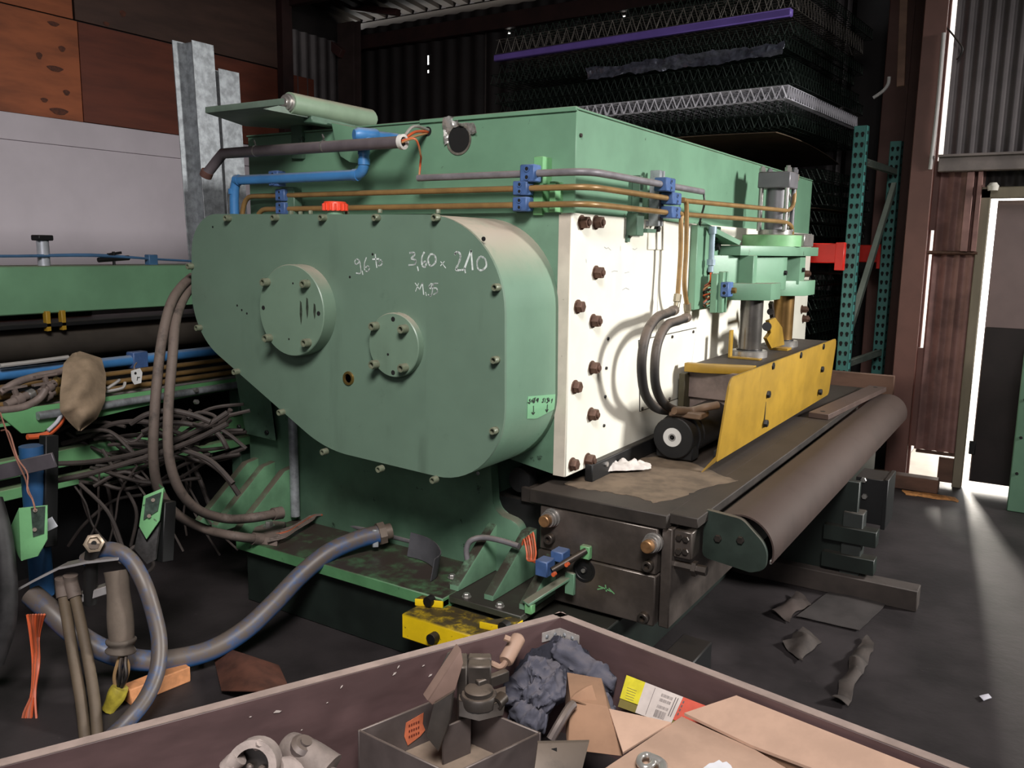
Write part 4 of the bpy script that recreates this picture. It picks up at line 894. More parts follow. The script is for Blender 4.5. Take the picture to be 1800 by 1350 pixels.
# yellow angle bracket and cam lever between the rods
obj('angle_bracket', MB().box((0.145, 1.435, 1.058), (0.30, 1.475, 1.066), 0.001).box((0.135, 1.435, 1.06), (0.145, 1.475, 1.20), 0.001), YELLOW, P)
lev = [X(1350, 612, 0.24), X(1373, 606, 0.24), X(1369, 575, 0.24), X(1357, 558, 0.24), X(1345, 563, 0.24), X(1349, 585, 0.24), X(1341, 594, 0.24)]
obj('yellow_lever', MB().prism(lev, (0.02, 0, 0), 0.003).box((0.20, 1.95, 1.058), (0.30, 2.04, 1.07)), YELLOW, P)
obj('lever_hub', MB().cyl(X(1348, 574, 0.23), X(1348, 574, 0.27), 0.024, 14), BLACK, P)
obj('lever_link', MB().bar(X(1358, 560, 0.2), X(1355, 532, 0.2), 0.02, 0.03).cyl(X(1354, 548, 0.19), X(1354, 548, 0.24), 0.018, 12), STEEL, P)

# console carrying the lift cylinder
cs = obj('console_plate', MB().prism([V((0.02, 1.45, 1.578)), V((0.165, 1.45, 1.578)), V((0.33, 1.74, 1.578)), V((0.33, 2.38, 1.578)), V((0.22, 2.50, 1.578)), V((0.02, 2.48, 1.578))], (0, 0, 0.05), 0.003), GREEN, P)
obj('mounting_plate', MB().box((0.02, 1.13, 1.315), (0.055, 1.46, 1.72), 0.003), GREEN, cs)
scatter('mounting_bolt', hexhead((1, 0, 0), 0.02, 0.02), BLACK, cs, [V((0.055, 1.36, 1.67)), V((0.055, 1.40, 1.62)), V((0.055, 1.38, 1.345)), V((0.055, 1.30, 1.50))])
obj('console_web', MB().box((0.02, 1.50, 1.40), (0.22, 1.56, 1.58), 0.003).box((0.02, 2.22, 1.40), (0.22, 2.28, 1.58), 0.003).prism([V((0.02, 1.30, 1.40)), V((0.30, 1.74, 1.40)), V((0.30, 1.83, 1.40)), V((0.02, 1.83, 1.40))], (0, 0, 0.178), 0.003)
    .prism([V((0.02, 1.95, 1.42)), V((0.30, 2.10, 1.42)), V((0.30, 2.22, 1.42)), V((0.02, 2.22, 1.42))], (0, 0, 0.158), 0.003), GREEN, cs)
obj('rod_guide', MB().prism([V((0.02, 1.40, 1.355)), V((0.14, 1.40, 1.355)), V((0.31, 1.52, 1.355)), V((0.31, 1.70, 1.355)), V((0.24, 1.78, 1.355)), V((0.02, 1.78, 1.355))], (0, 0, 0.085), 0.003), GREEN, cs)
obj('rod_guide', MB().prism([V((0.02, 2.02, 1.355)), V((0.22, 2.02, 1.355)), V((0.33, 2.14, 1.355)), V((0.33, 2.36, 1.355)), V((0.02, 2.36, 1.355))], (0, 0, 0.085), 0.003), GREEN, cs)
scatter('web_bolt', hexhead((1, 0, 0), 0.014, 0.014), BLACK, cs, [V((0.30, 1.785, 1.49)), V((0.30, 2.16, 1.50))])
obj('stiffener', MB().prism([V((0.02, 1.20, 1.72)), V((0.02, 1.44, 1.63)), V((0.16, 1.44, 1.63)), V((0.04, 1.20, 1.72))], (0.0, 0.03, 0.02)), GREEN, cs)
cyc = V((0.2, 1.92, 0))
obj('cylinder_base', MB().lathe(cyc + V((-.01, -.02, 1.628)), (0, 0, 1), [(0, 0.155), (0.058, 0.155), (0.062, 0.15)], 32), mat('bright_green_flange', (118, 170, 120), 0.45, dust=0.7, var=0.1), cs)
obj('cylinder_flange', MB().lathe(cyc + V((0, 0, 1.688)), (0, 0, 1), [(0, 0.09), (0.028, 0.09), (0.03, 0.085)], 28).box(cyc + V((0.05, 0.12, 1.63)), cyc + V((0.13, 0.33, 1.70)), 0.004), BRIGHT, cs)
lc = obj('lift_cylinder', MB().cyl(cyc + V((0, 0, 1.70)), cyc + V((0, 0, 1.945)), 0.055, 24), GREYP, P)
obj('cylinder_head', MB().box(cyc + V((-0.085, -0.085, 1.935)), cyc + V((0.085, 0.085, 2.02)), 0.005), GREYP, lc)
for sx in (-1, 1):
    for sy in (-1, 1):
        q = cyc + V((0.068 * sx, 0.068 * sy, 0)); obj('tie_rod', MB().cyl(q + V((0, 0, 1.71)), q + V((0, 0, 2.02)), 0.0125, 10).lathe(q + V((0, 0, 2.02)), (0, 0, 1), [(0, 0.018), (0.02, 0.018), (0.022, 0.012), (0.03, 0.012)], 6), BRIGHT if sy < 0 else GREYP, lc)
u0 = X(1396.5, 322, .26); u1 = X(1392, 428, .26)
obj('elbow_fitting', MB().box(u0 + V((-.09, -.02, .01)), u0 + V((.02, .02, .05)), 0.005).lathe(u0 + V((0, 0, -.02)), (0, 0, 1), [(0, 0.019), (0.04, 0.019)], 6).lathe(u1 + V((0, 0, -.03)), (0, 0, 1), [(0, 0.019), (0.045, 0.019)], 6).box(u1 + V((-.03, -.03, -.045)), u1 + V((.025, .03, -.02)), 0.003), mat('plated_fitting', (150, 140, 118)), lc)
pz('cable', mat('grey_cable', (150, 146, 140)), [cyc + V((0.02, 0.09, 1.95)), cyc + V((0.05, 0.12, 1.85)), cyc + V((0.03, 0.10, 1.76)), cyc + V((0.06, 0.13, 1.70))], 0.008, 7, 6)
# cable clip tower in front of the console, limit switch cable
obj('clip_rail', MB().box((0.13, 1.24, 1.30), (0.155, 1.275, 1.50), 0.003).box((0.13, 1.30, 1.30), (0.155, 1.315, 1.50), 0.003).box((0.10, 1.22, 1.30), (0.132, 1.32, 1.49), 0.003), GREEN, P)
clamp((0.165, 1.27, 1.415), 0.04, 0.075, 0.072, (0, -1, 0))
obj('clip_bolt', hexhead((1, 0, 0), 0.016, 0.02), BRASS, P, loc=V((0.185, 1.29, 1.41)))
sw = mat('pale_blue_tube', (140, 158, 170), 0.4, 0.2, dust=0.4, var=0.15)
a = X(1253, 398, .09); b = X(1249, 478, .09)
obj('switch_tube', MB().cyl(a, b, 0.014, 12).cyl(a.lerp(b, .72), a.lerp(b, .85), 0.022, 8).cyl(a, a.lerp(b, .16), 0.02, 10), sw, P)
for k in range(5):
    pts = [b + V((0, 0, 0.0)), X(1249 + k, 492, .09)] + [X(1246 + 10 * math.sin(1.3 * j + k), 500 + 6 * j + 3 * math.sin(k * 2 + j), .07 + 0.02 * math.sin(j + k)) for j in range(7)]
    pz('loose_wire', (ORANGE, HOSEB, mat('tan_cable', (190, 140, 96)), HOSEB, mat('rust_cable', (150, 74, 44), 0.6))[k], pts, 0.0045, 6, 4)
pz('cable', mat('tan_cable', (190, 140, 96)), [X(1250, 495, .09), X(1265, 505, .12), X(1275, 503, .14)], 0.006, 6, 4)
# ================================================================== LOOSE THINGS ON AND AROUND THE PRESS
def lab(o, label, cat, group=None):
    o['label'] = label; o['category'] = cat
    if group: o['group'] = group
    return o
CLOTHW = mat('white_rag', (198, 190, 184), 0.9, var=0.1, scale=30)
rc = Z(1090, 829, TZ)
def rag(u, v):
    x = (u - .5) * 0.30; y = (v - .5) * 0.10
    p = rc + V((0.62 * x - 0.35 * y, 0.72 * x + 0.75 * y, 0.014))
    e = 1 - (2 * u - 1) ** 2; f = 1 - (2 * v - 1) ** 2
    n = noise.noise_vector(p * 28) * 0.012 + noise.noise_vector(p * 55) * 0.003
    n.z = abs(n.z) * (0.25 + e * f) * 1.7 + 0.026 * e ** 0.5 * f ** 0.7; return p + n - V((0, 0, 0.001))
lab(obj('crumpled_rag', MB().shell(rag, 44, 20, 0.002), CLOTHW, smooth=30), 'crumpled white rag on the dusty table in front of the cream plate', 'rag')
fb0, fb1 = V((0.485, 1.98, TZ + 0.016)), V((0.585, 3.22, TZ + 0.016))
fbm = mat('dusty_flat_bar', (88, 72, 66), 0.6, 0.2, dust=0.9, var=0.15, dustcol=(98, 82, 76))
fb = thing('flat_bar', 'long dusty flat steel bar lying on the table beside the rounded apron', 'bar', V((0.535, 2.6, TZ)))
obj('bar_body', MB().bar(fb0, fb1, 0.11, 0.03, bev=0.002), fbm, fb)
scatter('bar_hole', MB().lathe((0, 0, 0), (0, 0, 1), [(0, 0.014), (0.001, 0.014)], 10), HOLE, fb, [fb0.lerp(fb1, 0.06) + V((0, 0, .015)), fb0.lerp(fb1, 0.95) + V((0, 0, .015))])

# bent guard lying on the shelf
bl = catmull([Z(716, 978, 0.303), Z(742, 985, 0.303), Z(760, 996, 0.303), Z(768, 1012, 0.303), Z(757, 1022, 0.303)], 5)
def chute(u, v):
    i = min(int(u * (len(bl) - 1)), len(bl) - 2); q = bl[i].lerp(bl[i + 1], u * (len(bl) - 1) - i)
    return q + V((0.012 * v, 0.01 * v, 0.001 + (0.105 - 0.015 * u) * v))
lab(obj('bent_sheet', MB().shell(chute, 20, 4, 0.004), mat('bent_black_sheet', (96, 95, 100), 0.5, 0.3, dust=0.2, var=0.15), smooth=50), 'bent dark sheet metal piece standing on the green shelf of the press', 'sheet metal')
# wiring at the foot bracket: conduit, orange wires, blue clamps
o = thing('sensor_arm', 'small blue and green sensor bracket with orange wires in front of the table block', 'sensor', V((0.03, -0.2, 0.30)))
obj('arm', MB().bar(V((0.02, -0.33, 0.335)), V((0.10, -0.15, 0.40)), 0.04, 0.012, bev=0.003).box((0.09, -0.17, 0.335), (0.13, -0.155, 0.42), 0.003), GREEN, o)
obj('arm_post', MB().box((0.015, -0.33, 0.298), (0.045, -0.30, 0.335), 0.003), GREEN2, o)
q = Y(958, 996, -0.24)
obj('blue_clamp', MB().box(q - V((0.026, 0.03, 0.03)), q + V((0.026, 0.03, 0.03)), 0.004), BLUEC, o)
q2 = Y(985, 975, -0.18); obj('blue_clamp', MB().box(q2 - V((0.026, 0.03, 0.02)), q2 + V((0.026, 0.03, 0.02)), 0.004), BLUEC, o)
obj('sensor_rod', MB().cyl(Y(970, 1003, -0.25), Y(1030, 968, -0.14), 0.012, 12), STEEL, o)
obj('mount_clip', MB().box(Y(1030, 968, -0.13) - V((.02, .012, .03)), Y(1030, 968, -0.13) + V((.02, .012, .02)), 0.003), GREEN2, o)
scatter('orange_gland', MB().cyl((0, 0, 0), (0.0, -0.016, 0), 0.008, 8), ORANGE, o, [Y(976, 1008, -0.26), Y(999, 991, -0.22)])
w0 = Y(922, 955, -0.2)
for k in range(5):
    obj('orange_wire', MB().tube([Y(918 + 4 * k, 958, -0.2), Y(921 + 4 * k, 948 - 3 * k, -0.21), Y(926 + 4 * k, 970, -0.23), Y(928 + 3 * k, 985, -0.24), Y(945, 985 + 2 * k, -0.25)], 0.0035, 6, 5), ORANGE if k % 2 == 0 else mat('rust_cable', (150, 74, 44)), o)
o = lab(obj('bracket_conduit', MB().tube([Y(822, 985, -0.2), Y(820, 965, -0.2), Y(828, 950, -0.19), Y(850, 945, -0.17), Y(880, 950, -0.17), Y(912, 960, -0.17)], 0.0115, 10, 6), ALU), 'short grey conduit bent over the ribs of the foot bracket', 'conduit')

# hoses drooping from the cover to the shelf
HA = [(338, 487), (318, 505), (300, 535), (286, 590), (277, 660), (271, 740), (270, 810), (280, 862), (310, 903), (360, 930), (410, 942), (455, 948)]
HB = [(340, 500), (322, 525), (309, 565), (303, 630), (296, 720), (297, 800), (315, 860), (350, 897), (400, 912), (445, 910), (490, 902)]
for i, h in enumerate((HA, HB)):
    n = len(h); pts = []
    for j, (a, b) in enumerate(h):
        t = j / (n - 1); dd = (3.72, 3.55, 3.45, 3.4, 3.38, 3.38, 3.4, 3.46, 3.55, 3.62, 3.70, 3.76, 3.8)
        dpt = 3.78 + (3.42 - 3.78) * math.sin(math.pi * min(1, t * 1.15)) if t < 0.87 else 3.58 + (3.70 - 3.58) * ((t - .87) / .13)
        pts.append(D(a, b, dpt))
    o = thing('drooping_hose', ('outer grey dusty hose looping down from the gear cover to the shelf', 'inner grey dusty hose looping down from the gear cover to the shelf')[i], 'hose', pts[-1], 'hoses looping from the gear cover')
    obj('hose_body', MB().tube(pts, 0.0205, 12, 6), HOSE, o); obj('hose_clip', MB().cyl(pts[-1] - (pts[-1] - pts[-2]).normalized() * 0.03, pts[-1] + (pts[-1] - pts[-2]).normalized() * 0.015, 0.028, 12), HOSE, o)
o = thing('cable_block', 'dusty terminal block with a bright bolt and loose wires on the shelf', 'terminal', Z(475, 945, 0.30))
c0 = Z(475, 945, 0.30)
obj('block', MB().hexa([Z(440, 955, .3), Z(487, 962, .3), Z(503, 930, .3), Z(455, 925, .3), Z(440, 940, .33), Z(487, 947, .33), Z(503, 917, .33), Z(455, 912, .33)], 0.004), HOSE, o)
obj('bolt', hexhead((0, 0, 1), 0.018, 0.02, 0.027), BRIGHT, o, loc=Z(473, 925, 0.33))
for k in range(6):
    pts = [Z(470 + 4 * k, 952 - 4 * k, 0.325), Z(500 + 3 * k, 945 - 4 * k, 0.33), Z(520 + 5 * k, 932 - 5 * k, 0.33), Z(548, 915 - 2 * k, 0.335), Z(560 + 2 * k, 905, 0.35), Z(600 + 5 * k, 903 + k, 0.34)]
    obj('wire', MB().tube(pts, 0.005, 6, 5), mat('rust_cable', (150, 74, 44)) if k == 3 else HOSE, o)
o = lab(obj('shelf_conduit', MB().tube([Z(562, 905, 0.33), Z(640, 930, 0.33), Z(700, 945, 0.33), Z(740, 955, 0.33)], 0.013, 10, 4), ALU), 'thin grey conduit lying along the back of the shelf', 'conduit')

# big blue hose from the shelf into the corner of the floor
BH = [(668, 938, 3.62), (630, 948, 3.58), (580, 970, 3.52), (530, 1010, 3.45), (480, 1062, 3.36), (430, 1108, 3.28), (370, 1143, 3.2), (300, 1160, 3.12), (240, 1160, 3.05), (180, 1142, 3.02), (130, 1112, 3.0), (90, 1075, 3.0), (55, 1045, 3.02)]
o = thing('blue_hose', 'thick dusty blue hose sweeping from the shelf down to the left', 'hose', Z(300, 1200, 0))
bpts = [D(*p) for p in BH]
obj('hose_body', MB().tube(bpts, 0.0385, 16, 8), BHOSE, o)
d0 = (bpts[0] - bpts[1]).normalized()
obj('hose_nut', MB().lathe(bpts[0] - d0 * 0.01, d0, [(0, 0.05), (0.03, 0.05)], 8).lathe(bpts[0] + d0 * 0.02, d0, [(0, 0.034), (0.03, 0.034)], 12), mat('dusty_ferrule', (110, 98, 88)), o)
obj('hose_clamp', MB().hexa([bpts[0] + V(x) for x in ((-.03, -.02, -.05), (.0, -.05, -.05), (.02, -.03, -.05), (-.01, .0, -.05), (-.03, -.02, .03), (.0, -.05, .03), (.02, -.03, .03), (-.01, .0, .03))], 0.004), GALV, o)
LOOP = [(150, 985, 2.98), (178, 968, 2.97), (205, 968, 2.96), (232, 988, 2.95), (255, 1030, 2.93), (272, 1085, 2.92), (280, 1130, 2.9), (276, 1180, 2.86), (256, 1228, 2.8), (222, 1270, 2.74), (180, 1310, 2.7)]
o = lab(obj('blue_hose', MB().tube([D(*p) for p in LOOP], 0.027, 14, 8), BHOSE), 'thinner blue hose arching in a loop before the dark gap on the left', 'hose')

# sleeve with wires and yellow tape, cable pair, orange wires
sl = thing('cable_sleeve', 'dusty grey foam sleeve hanging with bare wires and yellow tape', 'cable sleeve', D(205, 1200, 2.95))
obj('sleeve', MB().tube([D(205, 1003, 2.96), D(208, 1040, 2.95), D(211, 1080, 2.94), D(214, 1125, 2.93)], lambda t: 0.043 - 0.004 * math.sin(6 * t) - 0.004 * t, 18, 8), mat('foam_dusty', (104, 92, 82), 0.9, var=0.08, scale=14, bump=0.2), sl)
obj('sleeve_collar', MB().tube([D(213, 1122, 2.93), D(213, 1135, 2.93), D(212, 1146, 2.93)], lambda t: 0.046 + 0.005 * math.sin(9 * t), 18, 8), mat('collar_dusty', (92, 82, 74), 0.85, bump=0.2), sl)
for k in range(6):
    a = k * 1.05
    pts = [D(208 + 3 * k, 1140, 2.93), D(208 + 9 * math.cos(a) + 8, 1165, 2.91 + .02 * math.sin(a)), D(212 + 12 * math.cos(a + .4), 1190, 2.90 + .02 * math.sin(a)), D(208 + 4 * math.cos(a), 1215, 2.9), D(203, 1228, 2.9)]
    obj('wire', MB().tube(pts, 0.006, 6, 6), (mat('wire_tan', (150, 120, 84), 0.5), HOSEB, HOSEB)[k % 3], sl)
obj('yellow_tape', MB().tube([D(212, 1207, 2.9), D(202, 1228, 2.9), D(190, 1248, 2.9)], lambda t: 0.027 + 0.005 * math.sin(5 * t), 9, 4), mat('yellow_tape', (176, 160, 56), 0.6, dust=0.2, var=0.15, scale=30), sl)
CB = mat('cable_brownish', (96, 82, 66), 0.7, dust=0.5, var=0.15, dustcol=(120, 106, 94))
for i, pts in enumerate(([(110, 1030, 2.98), (112, 1050, 2.97), (120, 1100, 2.95), (130, 1160, 2.9), (142, 1230, 2.82), (150, 1300, 2.75)], [(125, 1025, 2.98), (132, 1050, 2.97), (143, 1100, 2.95), (155, 1160, 2.9), (166, 1230, 2.82), (172, 1300, 2.75)])):
    o = thing('hanging_cable', ('left one of two brown cables hanging side by side', 'right one of two brown cables hanging side by side')[i], 'cable', D(*pts[-1]), 'two brown cables hanging side by side')
    P3 = [D(*p) for p in pts]
    obj('cable_body', MB().tube(P3, 0.0185, 12, 6), CB, o); obj('cable_boot', MB().tube([P3[0] + V((0, 0, 0.03)), P3[0], P3[1]], 0.024, 12, 4), HOSE, o)
o = thing('orange_wires', 'bundle of thin orange wires hanging at the far left', 'wires', D(60, 1290, 2.85))
for k in range(7):
    obj('strand', MB().tube([D(48 + 5 * k, 1080, 2.95), D(54 + 2.4 * k, 1120, 2.95 + .01 * k), D(58 + 1.8 * k, 1165, 2.93), D(56 + 1.0 * k, 1215, 2.9), D(46 + 3.0 * k - (k % 3) * 6, 1262, 2.86), D(40 + 5 * k, 1300, 2.82)], 0.0045, 5, 5), (ORANGE, mat('rust_cable', (150, 74, 44)), mat('dim_orange', (190, 92, 60), 0.6, dust=0.4))[k % 3], o)
# metal strap, stub pipe with hex nut, loose brackets
ST = mat('dusty_strap', (176, 172, 172), 0.35, 0.3, dust=0.7, var=0.12, dustcol=(122, 108, 98))
sp = [D(32, 1036, 3.0), D(70, 1015, 2.98), (D(112, 994, 2.96)), D(160, 984, 2.95), D(212, 978, 2.95)]
mb = MB()
for a, b in zip(sp, sp[1:]): mb.bar(a, b + (b - a) * 0.02, 0.055, 0.008)
lab(obj('metal_strap', mb, ST), 'bent flat metal strap crossing in front of the hanging cables', 'strap')
lab(obj('metal_strap', MB().bar(D(135, 1052, 3.02), D(205, 1028, 3.02), 0.05, 0.03, bev=0.003), ST), 'short straight metal bar behind the foam sleeve', 'bar')
st = thing('stub_pipe', 'black pipe stub ending in a pale hexagonal nut facing out', 'pipe', D(165, 1060, 3.0))
a = D(165, 955, 2.9); b = D(160, 990, 2.98)
obj('pipe', MB().tube([a, a.lerp(b, .5), b, D(158, 1060, 3.02)], 0.024, 12, 5), HOSEB, st)
ax = (CP - a).normalized()
obj('hex_nut', MB().lathe(a - ax * 0.03, ax, [(0, 0.034), (0.035, 0.034), (0.038, 0.030), (0.040, 0.024), (0.030, 0.018), (0.030, 0.008)], 6), mat('pale_nut', (178, 160, 140), 0.4, 0.5, dust=0.2), st)
obj('bore', MB().lathe(a + ax * 0.001, ax, [(0, 0.009), (0.002, 0.009)], 10), HOLE, st)
def lbracket(name, label, pts, thick, m, holes):
    t = thing(name, label, 'bracket', pts[-1])
    n = (pts[1] - pts[0]).cross(pts[2] - pts[1]).normalized()
    obj('plate', MB().prism(pts, n * thick, 0.002), m, t); return t, n
b1 = [D(33, 893, 2.95), D(82, 888, 2.95), D(82, 948, 2.95), D(66, 978, 2.95), D(37, 986, 2.95)]
t, n = lbracket('green_bracket', 'green angle bracket in front of the blue post at the far left', b1, 0.008, GREEN2, 0)
obj('side_flange', MB().prism([D(33, 893, 2.95), D(37, 986, 2.95), D(22, 960, 3.05), D(14, 935, 3.05)], V((0.004, 0.006, 0)), 0.001), GREEN2, t)
obj('worn_patch', MB().prism([D(54, 893, 2.945), D(79, 890, 2.945), D(77, 938, 2.945), D(58, 944, 2.945)], V((-0.001, 0.002, 0))), mat('worn_bare', (64, 78, 70), 0.5, 0.3, var=0.25, scale=40), t)
scatter('hole', MB().lathe((0, 0, 0), (CP - b1[0]), [(0, 0.007), (0.002, 0.007)], 10), mat('hole_rust', (110, 96, 86), 0.6), t, [D(62, 897, 2.94), D(61, 931, 2.94)])
b2 = [D(252, 872, 3.05), D(288, 857, 3.05), D(280, 915, 3.05), D(257, 948, 3.05), D(244, 925, 3.05)]
t, n = lbracket('green_bracket', 'green pointed bracket plate hanging left of the looping hoses', b2, 0.008, GREEN2, 0)
obj('top_flange', MB().prism([D(288, 857, 3.05), D(290, 861, 3.05), D(281, 852, 3.12), D(279, 850, 3.12)], V((0.0, 0.0, -0.012))), GREEN2, t)
obj('worn_patch', MB().prism([D(256, 876, 3.043), D(283, 865, 3.043), D(277, 898, 3.043), D(252, 914, 3.043)], V((-0.001, 0.002, 0))), mat('worn_bare', (64, 78, 70)), t)
scatter('hole', MB().lathe((0, 0, 0), (CP - b2[0]), [(0, 0.007), (0.002, 0.007)], 10), mat('hole_rust', (110, 96, 86)), t, [D(269, 879, 3.04), D(262, 907, 3.04)])
t = thing('dark_bracket', 'dark battered bracket foot below the green pointed plate', 'bracket', D(265, 990, 3.07))
obj('foot', MB().prism([D(243, 930, 3.08), D(258, 955, 3.08), D(280, 920, 3.08), D(272, 985, 3.08), D(258, 992, 3.08), D(235, 965, 3.08)], V((-.01, 0.016, 0)), 0.002), mat('battered_dark', (70, 68, 68), 0.5, 0.4, var=0.3, scale=20), t)
obj('post', MB().bar(D(290, 880, 3.14), D(285, 985, 3.14), 0.07, 0.05, (0, 1, 0), 0.003), BLACK, t)
BELT = mat('black_belt', (32, 30, 31), 0.6, dust=0.4, var=0.3, scale=20, dustcol=(96, 90, 90))
lab(obj('rubber_belt', MB().tube([D(-14, 880, 2.95), D(0, 930, 2.93), D(8, 985, 2.92), D(12, 1040, 2.92), D(8, 1100, 2.92), D(-12, 1165, 2.92)], 0.036, 10, 8), BELT), 'black ribbed rubber belt hanging at the left edge of the picture', 'belt')
# scraps on the floor
blk = Z(275, 1196, 0)
lab(obj('wood_offcut', MB().bar(Z(222, 1222, 0.03), Z(328, 1180, 0.03), 0.06, 0.06, bev=0.004), mat('fresh_wood', (196, 134, 90), 0.7, var=0.18, scale=14, stretch=(.4, 1, 1))), 'pale wooden offcut lying on the floor behind the blue hoses', 'wood')
lab(obj('rusty_sheet', MB().shell(lambda u, v: Z(370 + 120 * u + 20 * v, 1130 + 85 * v + 40 * u * (1 - v), 0.02 + 0.05 * math.sin(3 * u)), 8, 6, 0.004), mat('rusty_sheet', (82, 48, 36), 0.75, var=0.25, scale=12)), 'rusty bent sheet scrap on the floor behind the crate', 'scrap')

# ================================================================== THE SECOND GREEN MACHINE AT THE LEFT
em = thing('roller_table', 'green roller conveyor machine at the left with a long beam and pipes', 'machine', (-2.3, -0.6, 0))
obj('beam', MB().box((-2.50, -2.4, 1.275), (-2.30, 0.55, 1.488), 0.006), mat('green_beam', (104, 144, 112), 0.5, dust=0.7, var=0.08, scale=3, dustcol=(92, 78, 68)), em)
obj('lower_roll', MB().cyl((-2.40, -2.4, 1.135), (-2.40, 0.6, 1.135), 0.085, 24), mat('dusty_roll', (64, 58, 52), 0.55, 0.3, dust=0.8, var=0.12, dustcol=(90, 78, 68)), em)
obj('back_panel', MB().box((-2.62, -2.4, 0.75), (-2.58, -0.33, 1.27)).box((-2.62, -0.33, 0.3), (-2.58, 0.9, 1.22)), BLACK, em)
obj('roll_cover', MB().box((-2.55, -2.4, 1.215), (-2.28, 0.55, 1.235), 0.003), BLACK, em)
q = X(95, 558, -2.29)
obj('yellow_stop', MB().box((-2.31, q.y - 0.04, q.z - 0.06), (-2.28, q.y - 0.02, q.z + 0.03), 0.002).box((-2.31, q.y + 0.03, q.z - 0.06), (-2.28, q.y + 0.05, q.z + 0.03), 0.002), YELLOW, em)
q = X(80, 468, -2.36)
cy_ = obj('air_cylinder', MB().cyl(V((-2.37, q.y, 1.488)), V((-2.37, q.y, 1.60)), 0.026, 16), mat('bright_alloy', (206, 210, 218), 0.3, 0.5), em)
obj('cylinder_cap', MB().box(V((-2.37, q.y, 1.6)) - V((.034, .034, 0)), V((-2.37, q.y, 1.625)) + V((.034, .034, 0)), 0.004), BLACK, cy_)
for k, (dz, x) in enumerate(((0.0, -2.34), (0.012, -2.35), (0.022, -2.36))):
    obj('air_line', MB().tube([V((x, -2.3, 1.53 + dz)), V((x, -1.5, 1.535 + dz)), V((x, -0.9, 1.53 + dz - .01 * k)), V((x, -0.45, 1.532 + dz - .008 * k)), V((x, -0.1, 1.515)), V((x, 0.2, 1.50))], 0.006, 6, 5), mat('dull_blue_line', (60, 96, 130), 0.5, dust=0.3), em)
q = X(266, 458, -2.35); obj('line_clip', MB().box(q - V((.02, .025, .03)), q + V((.02, .025, .03)), 0.003), mat('dull_blue_line', (60, 96, 130)), em)
q = X(200, 455, -2.35); obj('tap', MB().cyl(q - V((0, 0, .03)), q + V((0, 0, .035)), 0.007, 8).bar(q + V((0, -.03, .02)), q + V((0, .04, .03)), 0.012, 0.012).cyl(q + V((0, -.08, -.005)), q + V((0, .08, 0.005)), 0.012, 8), BLACK, em)
# shelf with lobed front, pipes lying on it
LG = mat('bright_green_shelf', (100, 158, 106), 0.5, dust=0.9, var=0.06, scale=5, dustcol=(112, 92, 80))
sf = [(0, 724), (60, 715), (102, 709), (170, 700), (320, 678), (450, 660), (450, 676), (320, 700), (245, 716), (172, 734), (110, 733), (104, 735), (78, 759), (38, 762), (4, 733), (-60, 700), (-60, 690)]
pl3 = [X(a, b, -2.0) for a, b in sf if a >= 0]
obj('shelf_front', MB().prism(pl3, (-0.012, 0, 0), 0.002), LG, em)
obj('shelf_top', MB().box((-2.36, -2.3, 0.855), (-2.012, 0.45, 0.868)), LG, em)
obj('back_rail', MB().box((-2.12, -2.2, 0.868), (-2.09, 0.35, 0.905), 0.003), LG, em)
obj('front_pipe', MB().cyl(X(40, 736, -1.985) * 0 + V((-1.985, -0.95, 0.882)), V((-1.985, 0.3, 0.882)), 0.018, 14), GALV, em)
scatter('pipe_bolt', hexhead((1, 0, 0), 0.012, 0.02), BRIGHT, em, [X(342, 685, -1.97), X(343, 706, -1.97)])
obj('blue_pipe', MB().cyl(V((-2.25, -1.9, 1.03)), V((-2.25, 0.5, 1.03)), 0.026, 14), BLUE, em)
q = V((-2.25, -0.31, 1.03)); obj('pipe_clamp', MB().box(q - V((.03, .04, .04)), q + V((.03, .04, .04)), 0.004), BLUEC, em)
for x, z, m in ((-2.19, 0.985, PIPEY), (-2.16, 0.95, PIPEY), (-2.12, 0.925, PIPEY), (-2.08, 0.90, ALU), (-2.21, 0.93, ALU)):
    obj('oil_pipe', MB().cyl(V((x, -1.6, z)), V((x, 0.55, z)), 0.0125, 10), m, em)
for y in (-1.3, 0.3): obj('shelf_support', MB().box((-2.34, y, 0.0), (-2.26, y + 0.1, 0.86), 0.004), GREEND, em)
obj('lower_rail', MB().box((-2.2, -2.2, 0.60), (-2.14, 0.5, 0.68), 0.004).box((-2.22, -2.2, 0.50), (-2.16, 0.5, 0.55), 0.004), GREEN2, em)
obj('deep_frame', MB().box((-2.56, -2.3, 0.0), (-2.5, 0.9, 0.86)), BLACK, em)
px_ = D(53, 765, 3.15); 
obj('blue_post', MB().cyl(V((px_.x, px_.y, 0.25)), V((px_.x, px_.y, 0.84)), 0.042, 20), mat('blue_post_paint', (40, 84, 130), 0.5, dust=0.2, var=0.15), em)
obj('post_channel', MB().bar(D(86, 765, 3.2), D(84, 960, 3.2), 0.05, 0.05, (0, 1, 0), 0.003), BLACK, em)
obj('post_band', MB().bar(D(-20, 835, 3.06), D(96, 808, 3.06), 0.012, 0.055, bev=0.002), mat('dull_band', (92, 86, 92), 0.5, 0.4, dust=0.3), em)
obj('label_tape', MB().bar(D(80, 925, 3.06), D(96, 917, 3.06), 0.006, 0.04), mat('white_tape', (190, 190, 198), 0.6), em)
obj('label_tape', MB().bar(D(-6, 945, 3.02), D(16, 935, 3.02), 0.006, 0.05), mat('white_tape', (190, 190, 198)), em)
obj('red_hose_end', MB().tube([X(112, 732, -1.99), X(104, 745, -1.985), X(88, 760, -1.98), X(70, 766, -1.98), X(48, 768, -1.98)], 0.012, 8, 5), ORANGE, em)
obj('white_hose_end', MB().tube([X(108, 730, -1.975), X(99, 743, -1.97), X(84, 757, -1.965)], 0.008, 8, 5), mat('white_tape', (190, 190, 198)), em)
